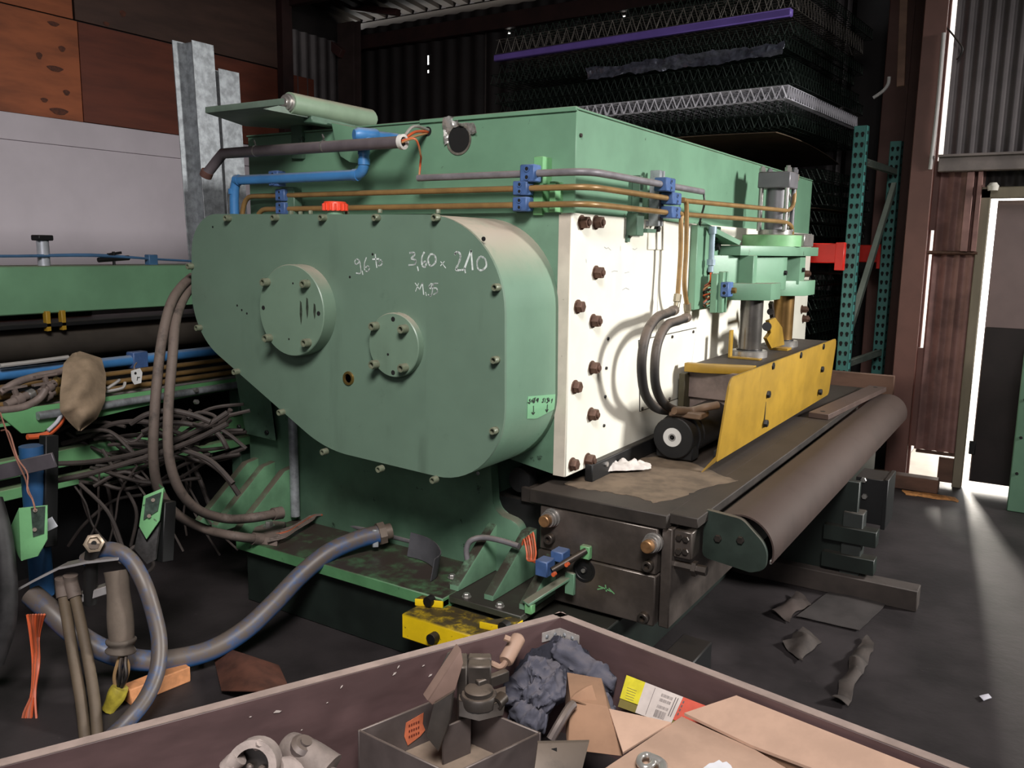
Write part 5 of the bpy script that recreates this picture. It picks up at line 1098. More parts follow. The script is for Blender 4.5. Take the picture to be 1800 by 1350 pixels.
# fittings heaped on the shelf end: each valve its own thing
FIT = mat('dusty_fitting', (126, 112, 106), 0.6, 0.2, dust=0.7, var=0.15, scale=20, dustcol=(136, 120, 112))
for i, (pa, pb, la) in enumerate((((70, 690), (104, 668), 'dusty valve with a brass end lying nearest the tan cloth'), ((66, 703), (102, 684), 'dusty valve with a brass end lying just below another valve'), ((10, 712), (60, 690), 'dusty pipe tee lying at the left end of the green shelf'))):
    a = X(*pa, -2.04); b = X(*pb, -2.06); t = thing('pipe_valve', la, 'valve', a, 'fittings heaped on the green shelf'); d = (b - a).normalized()
    L_ = (b - a).length
    obj('valve_body', MB().lathe(a, d, [(0, 0.016), (L_ * .3, 0.018), (L_ * .32, 0.026), (L_ * .55, 0.026), (L_ * .57, 0.018), (L_ * .75, 0.018)], 10).cyl(a.lerp(b, .44), a.lerp(b, .44) + V((0.01, -0.02, 0.05)), 0.012, 8), FIT, t)
    obj('valve_end', MB().cyl(a.lerp(b, .75), b, 0.021, 12, bev=0.005), BRASS if i < 2 else BRIGHT, t)
    obj('valve_handle', MB().bar(a.lerp(b, .44) + V((0.01, -0.06, 0.05)), a.lerp(b, .44) + V((0.01, 0.03, 0.055)), 0.02, 0.008), FIT, t)
for i, (pts, la) in enumerate((([(0, 690), (30, 672), (70, 660), (100, 655), (118, 648)], 'dusty hose curving behind the valves on the green shelf'), ([(-5, 722), (30, 718), (50, 712), (70, 700), (80, 685)], 'dusty bent pipe at the very front of the heaped fittings'))):
    lab(obj('loose_pipe', MB().tube([X(a, b, -2.1 + .09 * i) for a, b in pts], 0.016, 10, 6), FIT), la, 'pipe', 'fittings heaped on the green shelf')
lab(obj('air_rail', MB().tube([X(0, 643, -2.2), X(60, 636, -2.2), X(120, 628, -2.2)], 0.01, 8, 3), mat('pale_tube', (176, 172, 168), 0.5, dust=0.3)), 'thin pale tube above the heaped fittings', 'tube')
TAN = mat('tan_leather', (142, 122, 100), 0.85, var=0.12, scale=16, bump=0.25, bscale=90)
def glove(u, v):
    Lp = [(128, 622), (112, 640), (106, 690), (106, 722), (120, 740), (138, 757)]; Rp = [(140, 618), (178, 630), (186, 660), (184, 705), (170, 735), (142, 757)]
    t = v * 5; i = min(int(t), 4); f = t - i
    l = V(Lp[i]).lerp(V(Lp[i + 1]), f); r = V(Rp[i]).lerp(V(Rp[i + 1]), f); p = l.lerp(r, u)
    bulge = 0.05 * math.sin(math.pi * u) * (0.3 + math.sin(math.pi * min(1, v * 1.05)))
    q = X(p.x, p.y, -2.12 + 0.20 * min(1, v * 1.7)); d = (CP - q).normalized()
    n = noise.noise(q * 16) * 0.02 + 0.014 * math.sin(14 * v + 5 * u) * math.sin(math.pi * u)
    return q + d * (bulge + n)
lab(obj('tan_cloth', MB().shell(glove, 20, 36, 0.005), TAN, smooth=60), 'tan leather cloth draped over the edge of the green shelf', 'cloth')
tg = thing('paper_tag', 'small white paper tag hanging from the ochre pipes', 'tag', X(240, 672, -2.0))
obj('tag', MB().prism([X(230, 652, -2.0), X(246, 647, -2.0), X(250, 655, -2.0), X(248, 673, -2.0), X(236, 676, -2.0), X(231, 668, -2.0)], (0.0015, 0, 0)), mat('tag_paper', (216, 216, 214), 0.7), tg)
obj('tie', MB().tube([X(238, 655, -2.0), X(236, 645, -2.02), X(240, 638, -2.06)], 0.004, 6, 4), FIT, tg)
obj('tag_hole', MB().lathe(X(238, 656, -1.997), (1, 0, 0), [(0, 0.006), (0.001, 0.006)], 8), HOLE, tg)
obj('tag_mark', MB().bar(X(241, 664, -1.997), X(246, 663, -1.997), 0.001, 0.003).bar(X(241, 669, -1.997), X(242, 662, -1.997), 0.001, 0.003), MARKER, tg)
for i, (p0, p1, p2) in enumerate((((188, 683), (205, 672), (210, 668)), ((188, 688), (215, 682), (220, 672)))):
    lab(obj('bent_clip', MB().tube([X(*p0, -2.02), X(*p1, -2.02), X(*p2, -2.03)], 0.007, 6, 4), mat('pale_tube', (176, 172, 168))), ('dark-edged metal clip lying on the shelf right of the tan cloth', 'pale bent rod hooked beside the metal clip on the shelf')[i], 'clip')
# copper wire dangling in front, and the tangle of cables behind
o = thing('copper_wire', 'thin twisted copper wire dangling down to the green bracket', 'wire', D(62, 896, 2.93))
for k in range(2):
    obj('strand', MB().tube([D(0 + 2 * k, 725 + 32 * k, 2.98), D(12 + 4 * k, 760, 2.97), D(28 + 3 * k, 805, 2.96), D(44 + 4 * k, 840 - 8 * k, 2.95), D(50 - 2 * k, 862, 2.94), D(57, 878, 2.93), D(62, 897, 2.93)], 0.0028, 5, 6), mat('copper_wire', (150, 104, 88), 0.5, 0.4), o)
CAB = mat('dusty_cable', (62, 54, 51), 0.7, dust=0.6, var=0.2, scale=7, dustcol=(88, 78, 73))
cabs = [[(100, 845), (160, 832), (230, 812), (300, 790), (350, 770), (400, 745)], [(100, 815), (160, 812), (230, 800), (300, 778), (360, 750), (400, 725)],
        [(110, 780), (150, 768), (200, 745), (260, 742), (310, 760), (350, 780)], [(120, 790), (180, 775), (240, 765), (300, 768)], [(230, 745), (260, 728), (300, 722), (340, 730), (370, 742)],
        [(250, 760), (290, 745), (330, 745), (380, 760), (400, 790)], [(240, 735), (280, 760), (330, 770), (390, 742), (405, 720)], [(330, 800), (350, 840), (365, 880), (385, 930)], [(320, 790), (370, 810), (410, 850)],
        [(300, 780), (345, 800), (390, 830), (420, 870)], [(180, 790), (215, 850), (240, 900), (230, 960)], [(160, 800), (190, 860), (200, 930), (225, 985)], [(210, 990), (240, 960), (270, 990), (255, 1010)],
        [(330, 735), (350, 725), (375, 730), (380, 742), (360, 750), (340, 745)], [(100, 760), (130, 745), (180, 742), (220, 750)], [(250, 870), (200, 880), (150, 920), (120, 960)], [(140, 850), (190, 900), (215, 960)]]
mbt = MB()
for k in range(26):
    if k < 17:
        x0 = rnd.uniform(105, 200); x1 = rnd.uniform(330, 440); y0 = rnd.uniform(745, 850); y1 = rnd.uniform(725, 850)
        c = [(x0 + (x1 - x0) * t / 5, y0 + (y1 - y0) * t / 5 + rnd.uniform(-18, 22) + 14 * math.sin(t)) for t in range(6)]
    else:
        x0 = rnd.uniform(110, 330); y0 = rnd.uniform(800, 850); x1 = x0 + rnd.uniform(-90, 110)
        c = [(x0 + (x1 - x0) * t / 3 + rnd.uniform(-12, 12), y0 + 45 * t) for t in range(4)]
    dd = 3.74 + 0.1 * (k % 3)
    mbt.tube([D(a, b, dd + 0.03 * math.sin(j + k)) for j, (a, b) in enumerate(c)], 0.0085 if k < 17 else 0.005, 6, 6)
o = obj('cable_tangle', mbt, CAB); o['kind'] = 'stuff'; o['label'] = 'dense dark tangle of cables behind the slack ones under the left green shelf'
for i, c in enumerate(cabs):
    dd = 3.5 + 0.16 * (i % 4)
    lab(obj('slack_cable', MB().tube([D(a, b, dd + 0.03 * math.sin(j + i)) for j, (a, b) in enumerate(c)], 0.0115 if i < 10 else 0.008, 8, 7), CAB), 'dusty slack cable in the tangle under the left green shelf', 'cable', 'tangle of slack cables under the green shelf')

# galvanised channels standing behind the machines
def channel(px0, px1, py, x, depth_, label, lean, web_first):
    a = X(px0, py, x); b = X(px1, py, x); w_ = b.y - a.y; h_ = a.z; t = 0.006
    ch = thing('steel_channel', label, 'steel channel', V((x, a.y + lean, 0)), 'galvanised channels leaning behind the press')
    mb = MB()
    def sl_(x0, x1, y0, y1): mb.hexa([V((x0, y0 + lean, 0)), V((x1, y0 + lean, 0)), V((x1, y1 + lean, 0)), V((x0, y1 + lean, 0)), V((x0, y0, h_)), V((x1, y0, h_)), V((x1, y1, h_)), V((x0, y1, h_))], 0.001)
    sl_(x - t, x, a.y, b.y)
    obj('flange', mb, GALV, ch); mb = MB(); mb2 = MB()
    if web_first: sl_(x - depth_, x - t, a.y + 0.03, a.y + 0.036); sl_(x - depth_ - t, x - depth_, a.y - 0.055, a.y + 0.036)
    else: sl_(x - depth_, x - t, b.y - t, b.y); sl_(x - depth_ - t, x - depth_, a.y - 0.02, b.y)
    obj('web', mb, GALV, ch); return ch
channel(337, 375, 70, -2.75, 0.10, 'wide galvanised steel channel standing upright left of the press', 0.10, True)
channel(384, 420, 120, -2.80, 0.06, 'narrower galvanised channel standing just right of the wide one', 0.08, False)

# ================================================================== RIGHT SIDE OF THE HALL
gc = thing('green_cabinet', 'green metal cabinet side with screws at the right edge by the door', 'cabinet', (1.8, 3.4, 0))
cl = Y(1783, 590, 3.25).x; 
obj('cabinet_body', MB().box((1.395, 3.25, 0.0), (2.1, 3.55, 1.05), 0.006), GREEN, gc)
obj('top_sheet', MB().box((1.40, 3.24, 1.05), (2.1, 3.56, 1.058)), GREEN, gc)
scatter('cabinet_screw', hexhead((0, -1, 0), 0.01, 0.008), BLACK, gc, [V((1.43, 3.25, z)) for z in (0.95, 0.72, 0.48, 0.25)] + [V((1.70, 3.25, z)) for z in (0.95, 0.48)])
lab(obj('timber', MB().box((0.48, 3.40, 0.0), (0.985, 3.50, 0.095), 0.005), WOODB), 'brown timber baulk lying on the floor in front of the bright gap', 'timber')
def pile(u, v):
    p = V((0.78 + 0.34 * u, 3.27 + 0.12 * v, 0)); e = math.sin(math.pi * u) * math.sin(math.pi * v)
    return p + V((0.05 * noise.noise(p * 9), 0.05 * noise.noise(p * 8 + V((5, 0, 0))), 0.002 + 0.018 * e * abs(noise.noise(p * 20))))
o = obj('sawdust', MB().shell(pile, 20, 10, 0.002), mat('sawdust', (176, 120, 66), 0.9, var=0.25, scale=40)); o['kind'] = 'stuff'; o['label'] = 'scattered orange sawdust on the floor by the timber baulk'
PAP = mat('grimy_paper', (66, 58, 54), 0.8, var=0.2, scale=14)
def scrap(name, label, corners, h, amp, nu, nv, m, seed):
    c = [Z(a, b, 0.004) for a, b in corners]
    def f(u, v):
        p = c[0].lerp(c[1], u).lerp(c[3].lerp(c[2], u), v); n = noise.noise_vector(p * 9 + V((seed, 0, 0))) * amp; n.z = abs(n.z) * 1.6
        return p + n + V((0, 0, 0.004 + h * math.sin(math.pi * u) ** 2 * math.sin(math.pi * v)))
    lab(obj(name, MB().shell(f, nu, nv, 0.0025), m, smooth=30), label, 'scrap')
scrap('paper_scrap', 'crumpled brown paper scrap on the dark floor below the apron', [(1375, 1135), (1410, 1105), (1442, 1130), (1408, 1168)], 0.035, 0.02, 14, 10, PAP, 1)
scrap('paper_scrap', 'long curled strip of torn sheet on the floor in front of the timber', [(1462, 1235), (1520, 1120), (1540, 1140), (1490, 1245)], 0.02, 0.025, 22, 6, PAP, 2)
scrap('floor_sheet', 'flat grimy sheet lying on the floor beside the cross timber', [(1400, 1085), (1500, 1010), (1578, 1045), (1510, 1110)], 0.004, 0.004, 10, 10, mat('grimy_sheet', (58, 53, 52), 0.7, var=0.2), 3)
scrap('paper_scrap', 'scrap of torn paper lying far below the rounded apron', [(1360, 1080), (1400, 1045), (1425, 1062), (1385, 1095)], 0.03, 0.02, 12, 8, mat('dark_paper', (58, 48, 44), 0.85, var=0.25), 4)
scrap('paper_scrap', 'tiny white scrap on the open floor at the right', [(1722, 1226), (1738, 1222), (1744, 1229), (1730, 1234)], 0.004, 0.004, 5, 4, mat('white_scrap', (190, 186, 196), 0.7), 5)
lab(obj('black_flex', MB().tube([Y(1664, 18, 3.66), Y(1660, 40, 3.64), Y(1678, 65, 3.63), Y(1692, 85, 3.62), Y(1686, 100, 3.64), Y(1682, 104, 3.66)], 0.006, 6, 6), HOSEB), 'loop of black cable on the corrugated wall beside the bright gap', 'cable')
lab(obj('lamp_fitting', MB().lathe(Y(1745, 335, 3.62), (0, 0, 1), [(0, 0.03), (0.03, 0.035), (0.05, 0.02)], 14), mat('white_globe', (220, 215, 205), 0.3)), 'small round white fitting above the door frame', 'fitting')
lab(obj('white_hook', MB().tube([Y(1535, 172, 3.9), Y(1552, 160, 3.9), Y(1561, 148, 3.9), Y(1563, 135, 3.9)], 0.012, 8, 6), mat('white_conduit', (190, 186, 184))), 'white curved pipe end by the top of the brown column', 'pipe')
lab(obj('wood_strip', MB().bar(V((0.50, 3.66, 2.72)), V((0.465, 3.66, 3.5)), 0.05, 0.03, (0, 1, 0), 0.003), WOODB), 'loose wooden strip hanging beside the top of the brown column', 'wood')
# ================================================================== THE PLYWOOD CRATE IN FRONT AND ITS CONTENTS
RZ = 0.85; BZ = 0.60
def E(px, py, d): return D(px, py, d - 0.27)       # contents lie nearer than the far corner of the crate
A_ = Z(0, 1348, RZ); B_ = Z(985, 1086, RZ); C_ = Z(1700, 1362, RZ)
A_ = B_ + (A_ - B_) * 1.2; C_ = B_ + (C_ - B_) * 1.25
dA = (A_ - B_).normalized(); dC = (C_ - B_).normalized(); D_ = A_ + (C_ - B_)
CRATE = mat('phenolic_plywood', (88, 68, 68), 0.5, var=0.14, scale=5, stretch=(1, 1, 3), chip=(150, 132, 126), chip_amt=-0.06, dust=0.2)
EDGE = mat('dusty_board_edge', (150, 132, 124), 0.8, var=0.12, scale=14)
cr = thing('plywood_crate', 'open brown plywood crate full of scrap parts in the foreground', 'crate', V(((A_.x + C_.x) / 2, (A_.y + C_.y) / 2, 0)))
T = 0.019
def W(px, py, off):                      # point off metres inside the right-hand crate wall
    d = (C_ - B_).normalized(); n = V((d.y, -d.x, 0)); n = n if n.dot((A_ + C_) / 2 - B_) > 0 else -n
    r = ray(px, py); return CP + r * (((B_ + n * off) - CP).dot(n) / r.dot(n))
def wall(p, q, inward, name='side_panel'):
    d = (q - p).normalized(); n = V((d.y, -d.x, 0)); n = n if n.dot(inward) < 0 else -n
    lo_ = V((0, 0, -RZ + 0.04)); e = d * T
    w_ = obj(name, MB().hexa([p - e + lo_, q + e + lo_, q + e + n * T + lo_, p - e + n * T + lo_, p - e, q + e, q + e + n * T, p - e + n * T], 0.002), CRATE, cr)
    obj('top_edge', MB().hexa([p - e, q + e, q + e + n * T, p - e + n * T] + [x + V((0, 0, 0.0015)) for x in (p - e, q + e, q + e + n * T, p - e + n * T)]), EDGE, w_)
mid = (A_ + C_) / 2
wall(A_, B_, mid - B_); wall(B_, C_, mid - B_); wall(C_, D_, mid - D_); wall(D_, A_, mid - D_)
obj('base_panel', MB().hexa([x + V((0, 0, BZ - RZ - 0.02)) for x in (A_, B_, C_, D_)] + [x + V((0, 0, BZ - RZ)) for x in (A_, B_, C_, D_)]), mat('crate_floor', (52, 44, 44), 0.7, var=0.2), cr)
for p_ in (A_, B_, C_, D_):
    s_ = p_ + (mid - p_) * 0.08
    obj('skid', MB().box((s_.x - 0.04, s_.y - 0.04, 0.0), (s_.x + 0.04, s_.y + 0.04, 0.05)), WOODB, cr)
bk = obj('corner_bracket', MB().hexa([B_ + dA * 0.045 + V((0, 0, -0.042)) , B_ + V((0, 0, -0.042)), B_ - (dA + dC) * -0.002 + V((0, 0, -0.042)), B_ + dA * 0.045 + dC * 0.002 + V((0, 0, -0.042)), B_ + dA * 0.045 + V((0, 0, -0.022)), B_ + V((0, 0, -0.022)), B_ + (dA + dC) * 0.002 + V((0, 0, -0.022)), B_ + dA * 0.045 + dC * 0.002 + V((0, 0, -0.022))])
    .hexa([B_ + V((0, 0, -0.042)), B_ + dC * 0.05 + V((0, 0, -0.042)), B_ + dC * 0.05 + dA * 0.002 + V((0, 0, -0.042)), B_ + (dA + dC) * 0.002 + V((0, 0, -0.042)), B_ + V((0, 0, -0.022)), B_ + dC * 0.05 + V((0, 0, -0.022)), B_ + dC * 0.05 + dA * 0.002 + V((0, 0, -0.022)), B_ + (dA + dC) * 0.002 + V((0, 0, -0.022))]), mat('zinc_bracket', (176, 170, 166), 0.4, 0.2, var=0.12, scale=60), cr)
for t in (0.014, 0.034):
    obj('screw', MB().lathe(B_ + dA * t + dC * 0.002 + V((0, 0, -0.032)), dC, [(0, 0.005), (0.002, 0.003)], 8), GALV, bk)
    obj('screw', MB().lathe(B_ + dC * t + dA * 0.002 + V((0, 0, -0.032)), dA, [(0, 0.005), (0.002, 0.003)], 8), GALV, bk)

# steel tray
TR = mat('dusty_tray_steel', (98, 88, 86), 0.5, 0.25, dust=0.5, var=0.14, scale=9, dustcol=(124, 110, 98))
tz1 = 0.765
Lc = Z(628, 1283, tz1); Rc = Z(952, 1287, tz1); Fc = Z(795, 1362, tz1); Bc = Lc + Rc - Fc
tr = thing('steel_tray', 'dusty open steel tray with a divider and an orange sticker', 'tray', V((Fc.x, Fc.y, BZ)))
dn = V((0, 0, -0.085)); cen = (Lc + Rc) / 2
def twall(p, q, h=dn, nm='tray_wall', m=TR, t=0.005):
    d = (q - p).normalized(); n = V((d.y, -d.x, 0)); n = n if n.dot(cen - p) > 0 else -n
    return obj(nm, MB().hexa([p + h, q + h, q + h + n * t, p + h + n * t, p, q, q + n * t, p + n * t], 0.0015), m, tr)
tw = twall(Lc, Bc); twall(Bc, Rc); twall(Rc, Fc); twall(Fc, Lc)
obj('tray_floor', MB().hexa([x + dn * 0.96 for x in (Lc, Fc, Rc, Bc)] + [x + dn * 0.90 for x in (Lc, Fc, Rc, Bc)]), mat('dusty_tray_floor', (128, 112, 98), 0.9, var=0.12, scale=20), tr)
obj('tray_foot', MB().hexa([cen + (x - cen) * 0.9 + V((0, 0, BZ - tz1)) for x in (Lc, Fc, Rc, Bc)] + [cen + (x - cen) * 0.9 + dn * 0.95 for x in (Lc, Fc, Rc, Bc)]), BLACK, tr)
dv0 = Lc.lerp(Fc, .0).lerp(Bc, 0.42); 
twall(Z(776, 1277, tz1 - 0.004), Z(826, 1257, tz1 - 0.004), dn * 0.9, 'divider'); 
tin = lambda px, py, dz=0: None
# sticker on the back-left wall
def tq(s, z): 
    d = (Bc - Lc); n = V((d.y, -d.x, 0)).normalized(); n = n if n.dot(cen - Lc) > 0 else -n
    return Lc + d * s + n * 0.0062 + V((0, 0, z))
stk = obj('sticker', MB().prism([tq(.50, -.020), tq(.70, -.014), tq(.69, -.035), tq(.72, -.05), tq(.66, -.058), tq(.52, -.066), tq(.48, -.045)], V((0.0006, -0.0006, 0))), mat('orange_sticker', (204, 112, 78), 0.6, var=0.15, scale=30), tw)
mb = MB()
for r_ in range(3):
    for k in range(5):
        s_ = 0.53 + 0.026 * k; zz = -0.026 - 0.011 * r_; mb.prism([tq(s_, zz), tq(s_ + 0.016, zz + 0.0006), tq(s_ + 0.016, zz - 0.004), tq(s_, zz - 0.0045)], V((0.0011, -0.0011, 0)))
obj('sticker_print', mb, mat('sticker_ink', (120, 52, 36), 0.7), tw)
def WL(px, py, off):
    r = ray(px, py); return CP + r * (((B_ + nL * off) - CP).dot(nL) / r.dot(nL))
nL = V((dA.y, -dA.x, 0)); nL = nL if nL.dot(mid - B_) > 0 else -nL
for px, py, l, s_ in ((487, 1251, 13, .4), (700, 1172, 4, 2), (693, 1184, 6, 1.4), (600, 1207, 4, 2), (756, 1187, 6, 1.2), (744, 1170, 4, 1), (575, 1235, 3, 1), (530, 1283, 3, 1), (440, 1260, 4, .6)):
    obj('paint_fleck', MB().prism([WL(px - l * .5, py + l * .4 * s_, .0008), WL(px - l * .1, py - l * .2, .0008), WL(px + l * .6, py - l * .35 * s_, .0008), WL(px + l * .3, py + l * .1, .0008)], nL * 0.0008), mat('pale_fleck', (190, 178, 172), 0.8), cr)
post = thing('steel_post', 'dark steel post casting with a round boss standing behind the tray', 'casting', E(822, 1275, 1.78))
PST = mat('dark_post_steel', (66, 60, 56), 0.5, 0.35, dust=0.7, var=0.2, scale=12, dustcol=(118, 104, 92))
up_ = V((0, 0, 1)); rt = V((0.83, 0.55, 0)); bkv = V((-0.55, 0.83, 0))
pb0 = E(808, 1272, 1.84); pb0.z = BZ
ptop = E(800, 1150, 1.84).z
def pbox(mb, r0, r1, b0, b1, z0, z1, bev=0.003): return mb.hexa([pb0 + rt * r + bkv * b + up_ * (z - BZ) for z in (z0, z1) for r, b in ((r0, b0), (r1, b0), (r1, b1), (r0, b1))], bev)
mb = MB(); pbox(mb, -0.004, 0.014, -0.028, 0.028, BZ, ptop); pbox(mb, 0.014, 0.058, 0.006, 0.028, BZ + 0.05, ptop); pbox(mb, 0.014, 0.058, -0.022, 0.008, ptop - 0.05, ptop - 0.002)
obj('channel', mb, PST, post)
sd_ = [E(806, 1230, 1.78), E(824, 1238, 1.77), E(862, 1240, 1.77), E(889, 1230, 1.79), E(885, 1258, 1.78), E(842, 1268, 1.76), E(806, 1260, 1.77)]
obj('saddle', MB().prism(sd_, bkv * 0.05, 0.002), PST, post)
bc = pb0 + rt * 0.036 + bkv * -0.035; zt_ = E(842, 1222, 1.77).z
obj('boss', MB().lathe(V((bc.x, bc.y, BZ)), up_, [(zt_ - BZ - 0.03, 0.03), (zt_ - BZ - 0.028, 0.034), (zt_ - BZ - 0.012, 0.034), (zt_ - BZ - 0.008, 0.031), (zt_ - BZ - 0.008, 0.026), (zt_ - BZ, 0.026), (zt_ - BZ + 0.003, 0.022)], 22), PST, post)
mb = MB(); mb.bar(E(838, 1206, 1.80), E(892, 1186, 1.84), 0.014, 0.022, bev=0.002); obj('arm', mb, PST, post)
lg = thing('gusset_plate', 'thick tapered rusty steel plate leaning against the dark post', 'plate', E(785, 1300, 1.75))
gpx = [(811, 1142), (752, 1232), (760, 1240), (800, 1216), (815, 1165)]
obj('plate', MB().prism([E(a, b, 1.755) for a, b in gpx], (RM @ V((-0.55, 0.35, -0.8))).normalized() * 0.02, 0.002), mat('rust_pink_plate', (128, 104, 94), 0.65, 0.1, dust=0.7, var=0.15, dustcol=(150, 132, 118)), lg)
obj('tongue', MB().prism([E(a, b, 1.74) for a, b in ((762, 1238), (797, 1216), (790, 1268), (770, 1322), (748, 1294))], (RM @ V((0.2, 0.1, -1))).normalized() * 0.012, 0.002), PST, lg)
lab(obj('side_plate', MB().prism([E(a, b, 1.86) for a, b in ((792, 1146), (770, 1200), (762, 1198), (786, 1148))], (RM @ V((0.1, 0, -1))).normalized() * 0.02, 0.002), PST), 'narrow dark plate behind the tapered rusty plate by the crate wall', 'plate')
ck = thing('crank_handle', 'pale crank handle with a round grip leaning over the dark cloth', 'handle', E(885, 1168, 1.86))
obj('grip', MB().lathe(E(890, 1160, 1.86), E(910, 1124, 1.90) - E(890, 1160, 1.86), [(-0.004, 0.012), (0.0, 0.0145), (0.055, 0.0145), (0.06, 0.010)], 16), mat('tan_grip', (158, 128, 110), 0.6, dust=0.3, var=0.08), ck)
obj('rod', MB().tube([E(891, 1158, 1.86), E(886, 1168, 1.86), E(878, 1172, 1.86), E(868, 1168, 1.86), E(855, 1163, 1.86)], 0.006, 8, 5), mat('tan_grip', (158, 128, 110)), ck)
obj('grip_pin', MB().lathe(E(903, 1127, 1.865), (RM @ V((-1, 0.4, 0))), [(0.008, 0.006), (0.019, 0.006)], 8), mat('tan_grip', (158, 128, 110)), ck)
rl_ = thing('small_tin', 'small grey spring-like coil lying beside the round boss', 'part', E(878, 1240, 1.76))
obj('coil', MB().pipe(E(872, 1238, 1.78), E(884, 1226, 1.80), 0.012, 0.007, 14), STEEL, rl_)

# work cloth: folded dark blue-grey garment heaped in the corner
CLO = mat('work_cloth', (80, 80, 92), 0.9, dust=0.25, var=0.08, scale=24, dustcol=(122, 112, 108), bump=0.15, bscale=200)
e1 = V((0.842, 0.539, 0)).normalized(); e2 = V((-0.539, 0.842, 0)).normalized()
nB = V((dC.y, -dC.x, 0)); nB = nB if nB.dot(mid - B_) > 0 else -nB
nA = V((dA.y, -dA.x, 0)); nA = nA if nA.dot(mid - B_) > 0 else -nA
G1 = Z(935, 1188, 0.765); G2 = Z(975, 1140, 0.79); G3 = Z(1050, 1185, 0.77); G4 = Z(925, 1255, 0.70)
def heap(path, wid, hgt, seed):
    Q_ = catmull([V(q) for q in path], 12)
    def f(u, v):
        t = u * (len(Q_) - 1); i = min(int(t), len(Q_) - 2); c = Q_[i].lerp(Q_[i + 1], t - i); d = (Q_[i + 1] - Q_[i]).normalized()
        sd = d.cross(V((0, 0, 1))).normalized(); upv = sd.cross(d); a = 2 * math.pi * v
        e = math.sin(math.pi * min(1, max(0, u * 0.94 + 0.03))) ** 0.3
        w1 = noise.noise(V((u * 3.0, seed, 0.3))); q = V((u * 4 + seed, math.cos(a) * 0.9, math.sin(a) * 0.9)); w2 = noise.noise(q)
        ph = u * 13 + 1.6 * math.sin(a + seed) + 2.4 * w2 + seed; fo = 1 - abs(math.sin(ph)); fo2 = 1 - abs(math.sin(u * 7 - 1.3 * math.cos(a) + 3 * noise.noise(q * 2.1)))
        r = 1 + 0.17 * w1 + 0.30 * fo ** 2.2 + 0.22 * fo2 ** 2.5 + 0.16 * noise.noise(q * 2.4) - 0.16
        p = c + (sd * (wid * math.cos(a)) + upv * (hgt * math.sin(a))) * (e * r)
        for n_, b_ in ((nA, B_), (nB, B_)):
            s_ = (p - b_).dot(n_)
            if s_ < 0.006: p = p + n_ * (0.006 - s_)
        p.z = max(p.z, BZ + 0.003); return p
    return f
mb = MB()
def tubecloth(path, wid, hgt, seed, nu=80, nv=44):
    f = heap(path, wid, hgt, seed); R_ = [[mb.bm.verts.new(f(i / nu, j / nv)) for j in range(nv)] for i in range(nu + 1)]
    for i in range(nu):
        for j in range(nv): mb.bm.faces.new((R_[i][j], R_[i][(j + 1) % nv], R_[i + 1][(j + 1) % nv], R_[i + 1][j]))
    mb.bm.faces.new(R_[0]); mb.bm.faces.new(list(reversed(R_[-1])))
tubecloth([Z(905, 1172, 0.76), Z(935, 1150, 0.772), Z(970, 1138, 0.778), Z(1012, 1162, 0.772), Z(1052, 1188, 0.762), Z(1084, 1206, 0.755)], 0.030, 0.036, 1.3)
tubecloth([Z(893, 1240, 0.70), Z(905, 1200, 0.735), Z(940, 1180, 0.755), Z(968, 1200, 0.745), Z(978, 1235, 0.72)], 0.034, 0.034, 4.1)
tubecloth([Z(975, 1160, 0.75), Z(1010, 1190, 0.74), Z(1045, 1225, 0.725), Z(1060, 1255, 0.70), Z(1058, 1285, 0.67)], 0.026, 0.028, 7.7, 60, 36)
tubecloth([Z(900, 1235, 0.69), Z(930, 1262, 0.685), Z(962, 1268, 0.68)], 0.022, 0.030, 2.6, 50, 36)
tubecloth([Z(915, 1215, 0.72), Z(945, 1222, 0.725), Z(975, 1240, 0.71)], 0.024, 0.03, 9.2, 50, 36)
lab(obj('work_cloth', mb, CLO, smooth=75), 'crumpled blue-grey work garment heaped in the far corner of the crate', 'garment')

# carton with the yellow, white and red label
ct = thing('label_carton', 'flattened carton with a yellow, white and red printed label', 'carton', E(1165, 1262, 1.9))
c4 = [W(1102, 1187, 0.012), W(1252, 1245, 0.012), W(1226, 1292, 0.05), W(1086, 1242, 0.05)]
nrm = (c4[1] - c4[0]).cross(c4[3] - c4[0]).normalized(); nrm = nrm if nrm.dot(CP - c4[0]) > 0 else -nrm
obj('carton_wall', MB().prism(c4, -nrm * 0.008), mat('carton_olive', (118, 106, 52), 0.8, var=0.1), ct)
def cq(u, v, o=0.0012): return c4[0].lerp(c4[1], u).lerp(c4[3].lerp(c4[2], u), v) + nrm * o
def band(nm, u0, u1, v0, v1, m, o=0.0012): return obj(nm, MB().prism([cq(u0, v0, o), cq(u1, v0, o), cq(u1, v1, o), cq(u0, v1, o)], nrm * 0.0004), m, ct)
band('yellow_band', 0.0, 0.235, 0.0, 0.74, mat('label_yellow', (206, 194, 44), 0.6, var=0.08, scale=40))
wbn = band('white_band', 0.235, 0.68, 0.0, 1.0, mat('label_white', (198, 186, 180), 0.6, var=0.05, scale=30))
rbn = band('red_band', 0.68, 1.0, 0.0, 0.8, mat('label_red', (196, 84, 66), 0.6, var=0.08, scale=30))
INK = mat('label_ink', (92, 84, 84), 0.7)
mb = MB()
for r_, (v0, v1) in enumerate(((0.14, 0.24), (0.30, 0.40), (0.52, 0.62), (0.68, 0.92))):
    for k in range(14):
        u0 = 0.455 + 0.0095 * k; ww = 0.0022 + 0.0030 * rnd.random(); mb.prism([cq(u0, v0, .0018), cq(u0 + ww, v0, .0018), cq(u0 + ww, v1, .0018), cq(u0, v1, .0018)], nrm * 0.0003)
for v in (0.5, ): mb.prism([cq(.36, 0.05, .0018), cq(.364, 0.05, .0018), cq(.364, .95, .0018), cq(.36, .95, .0018)], nrm * 0.0003)
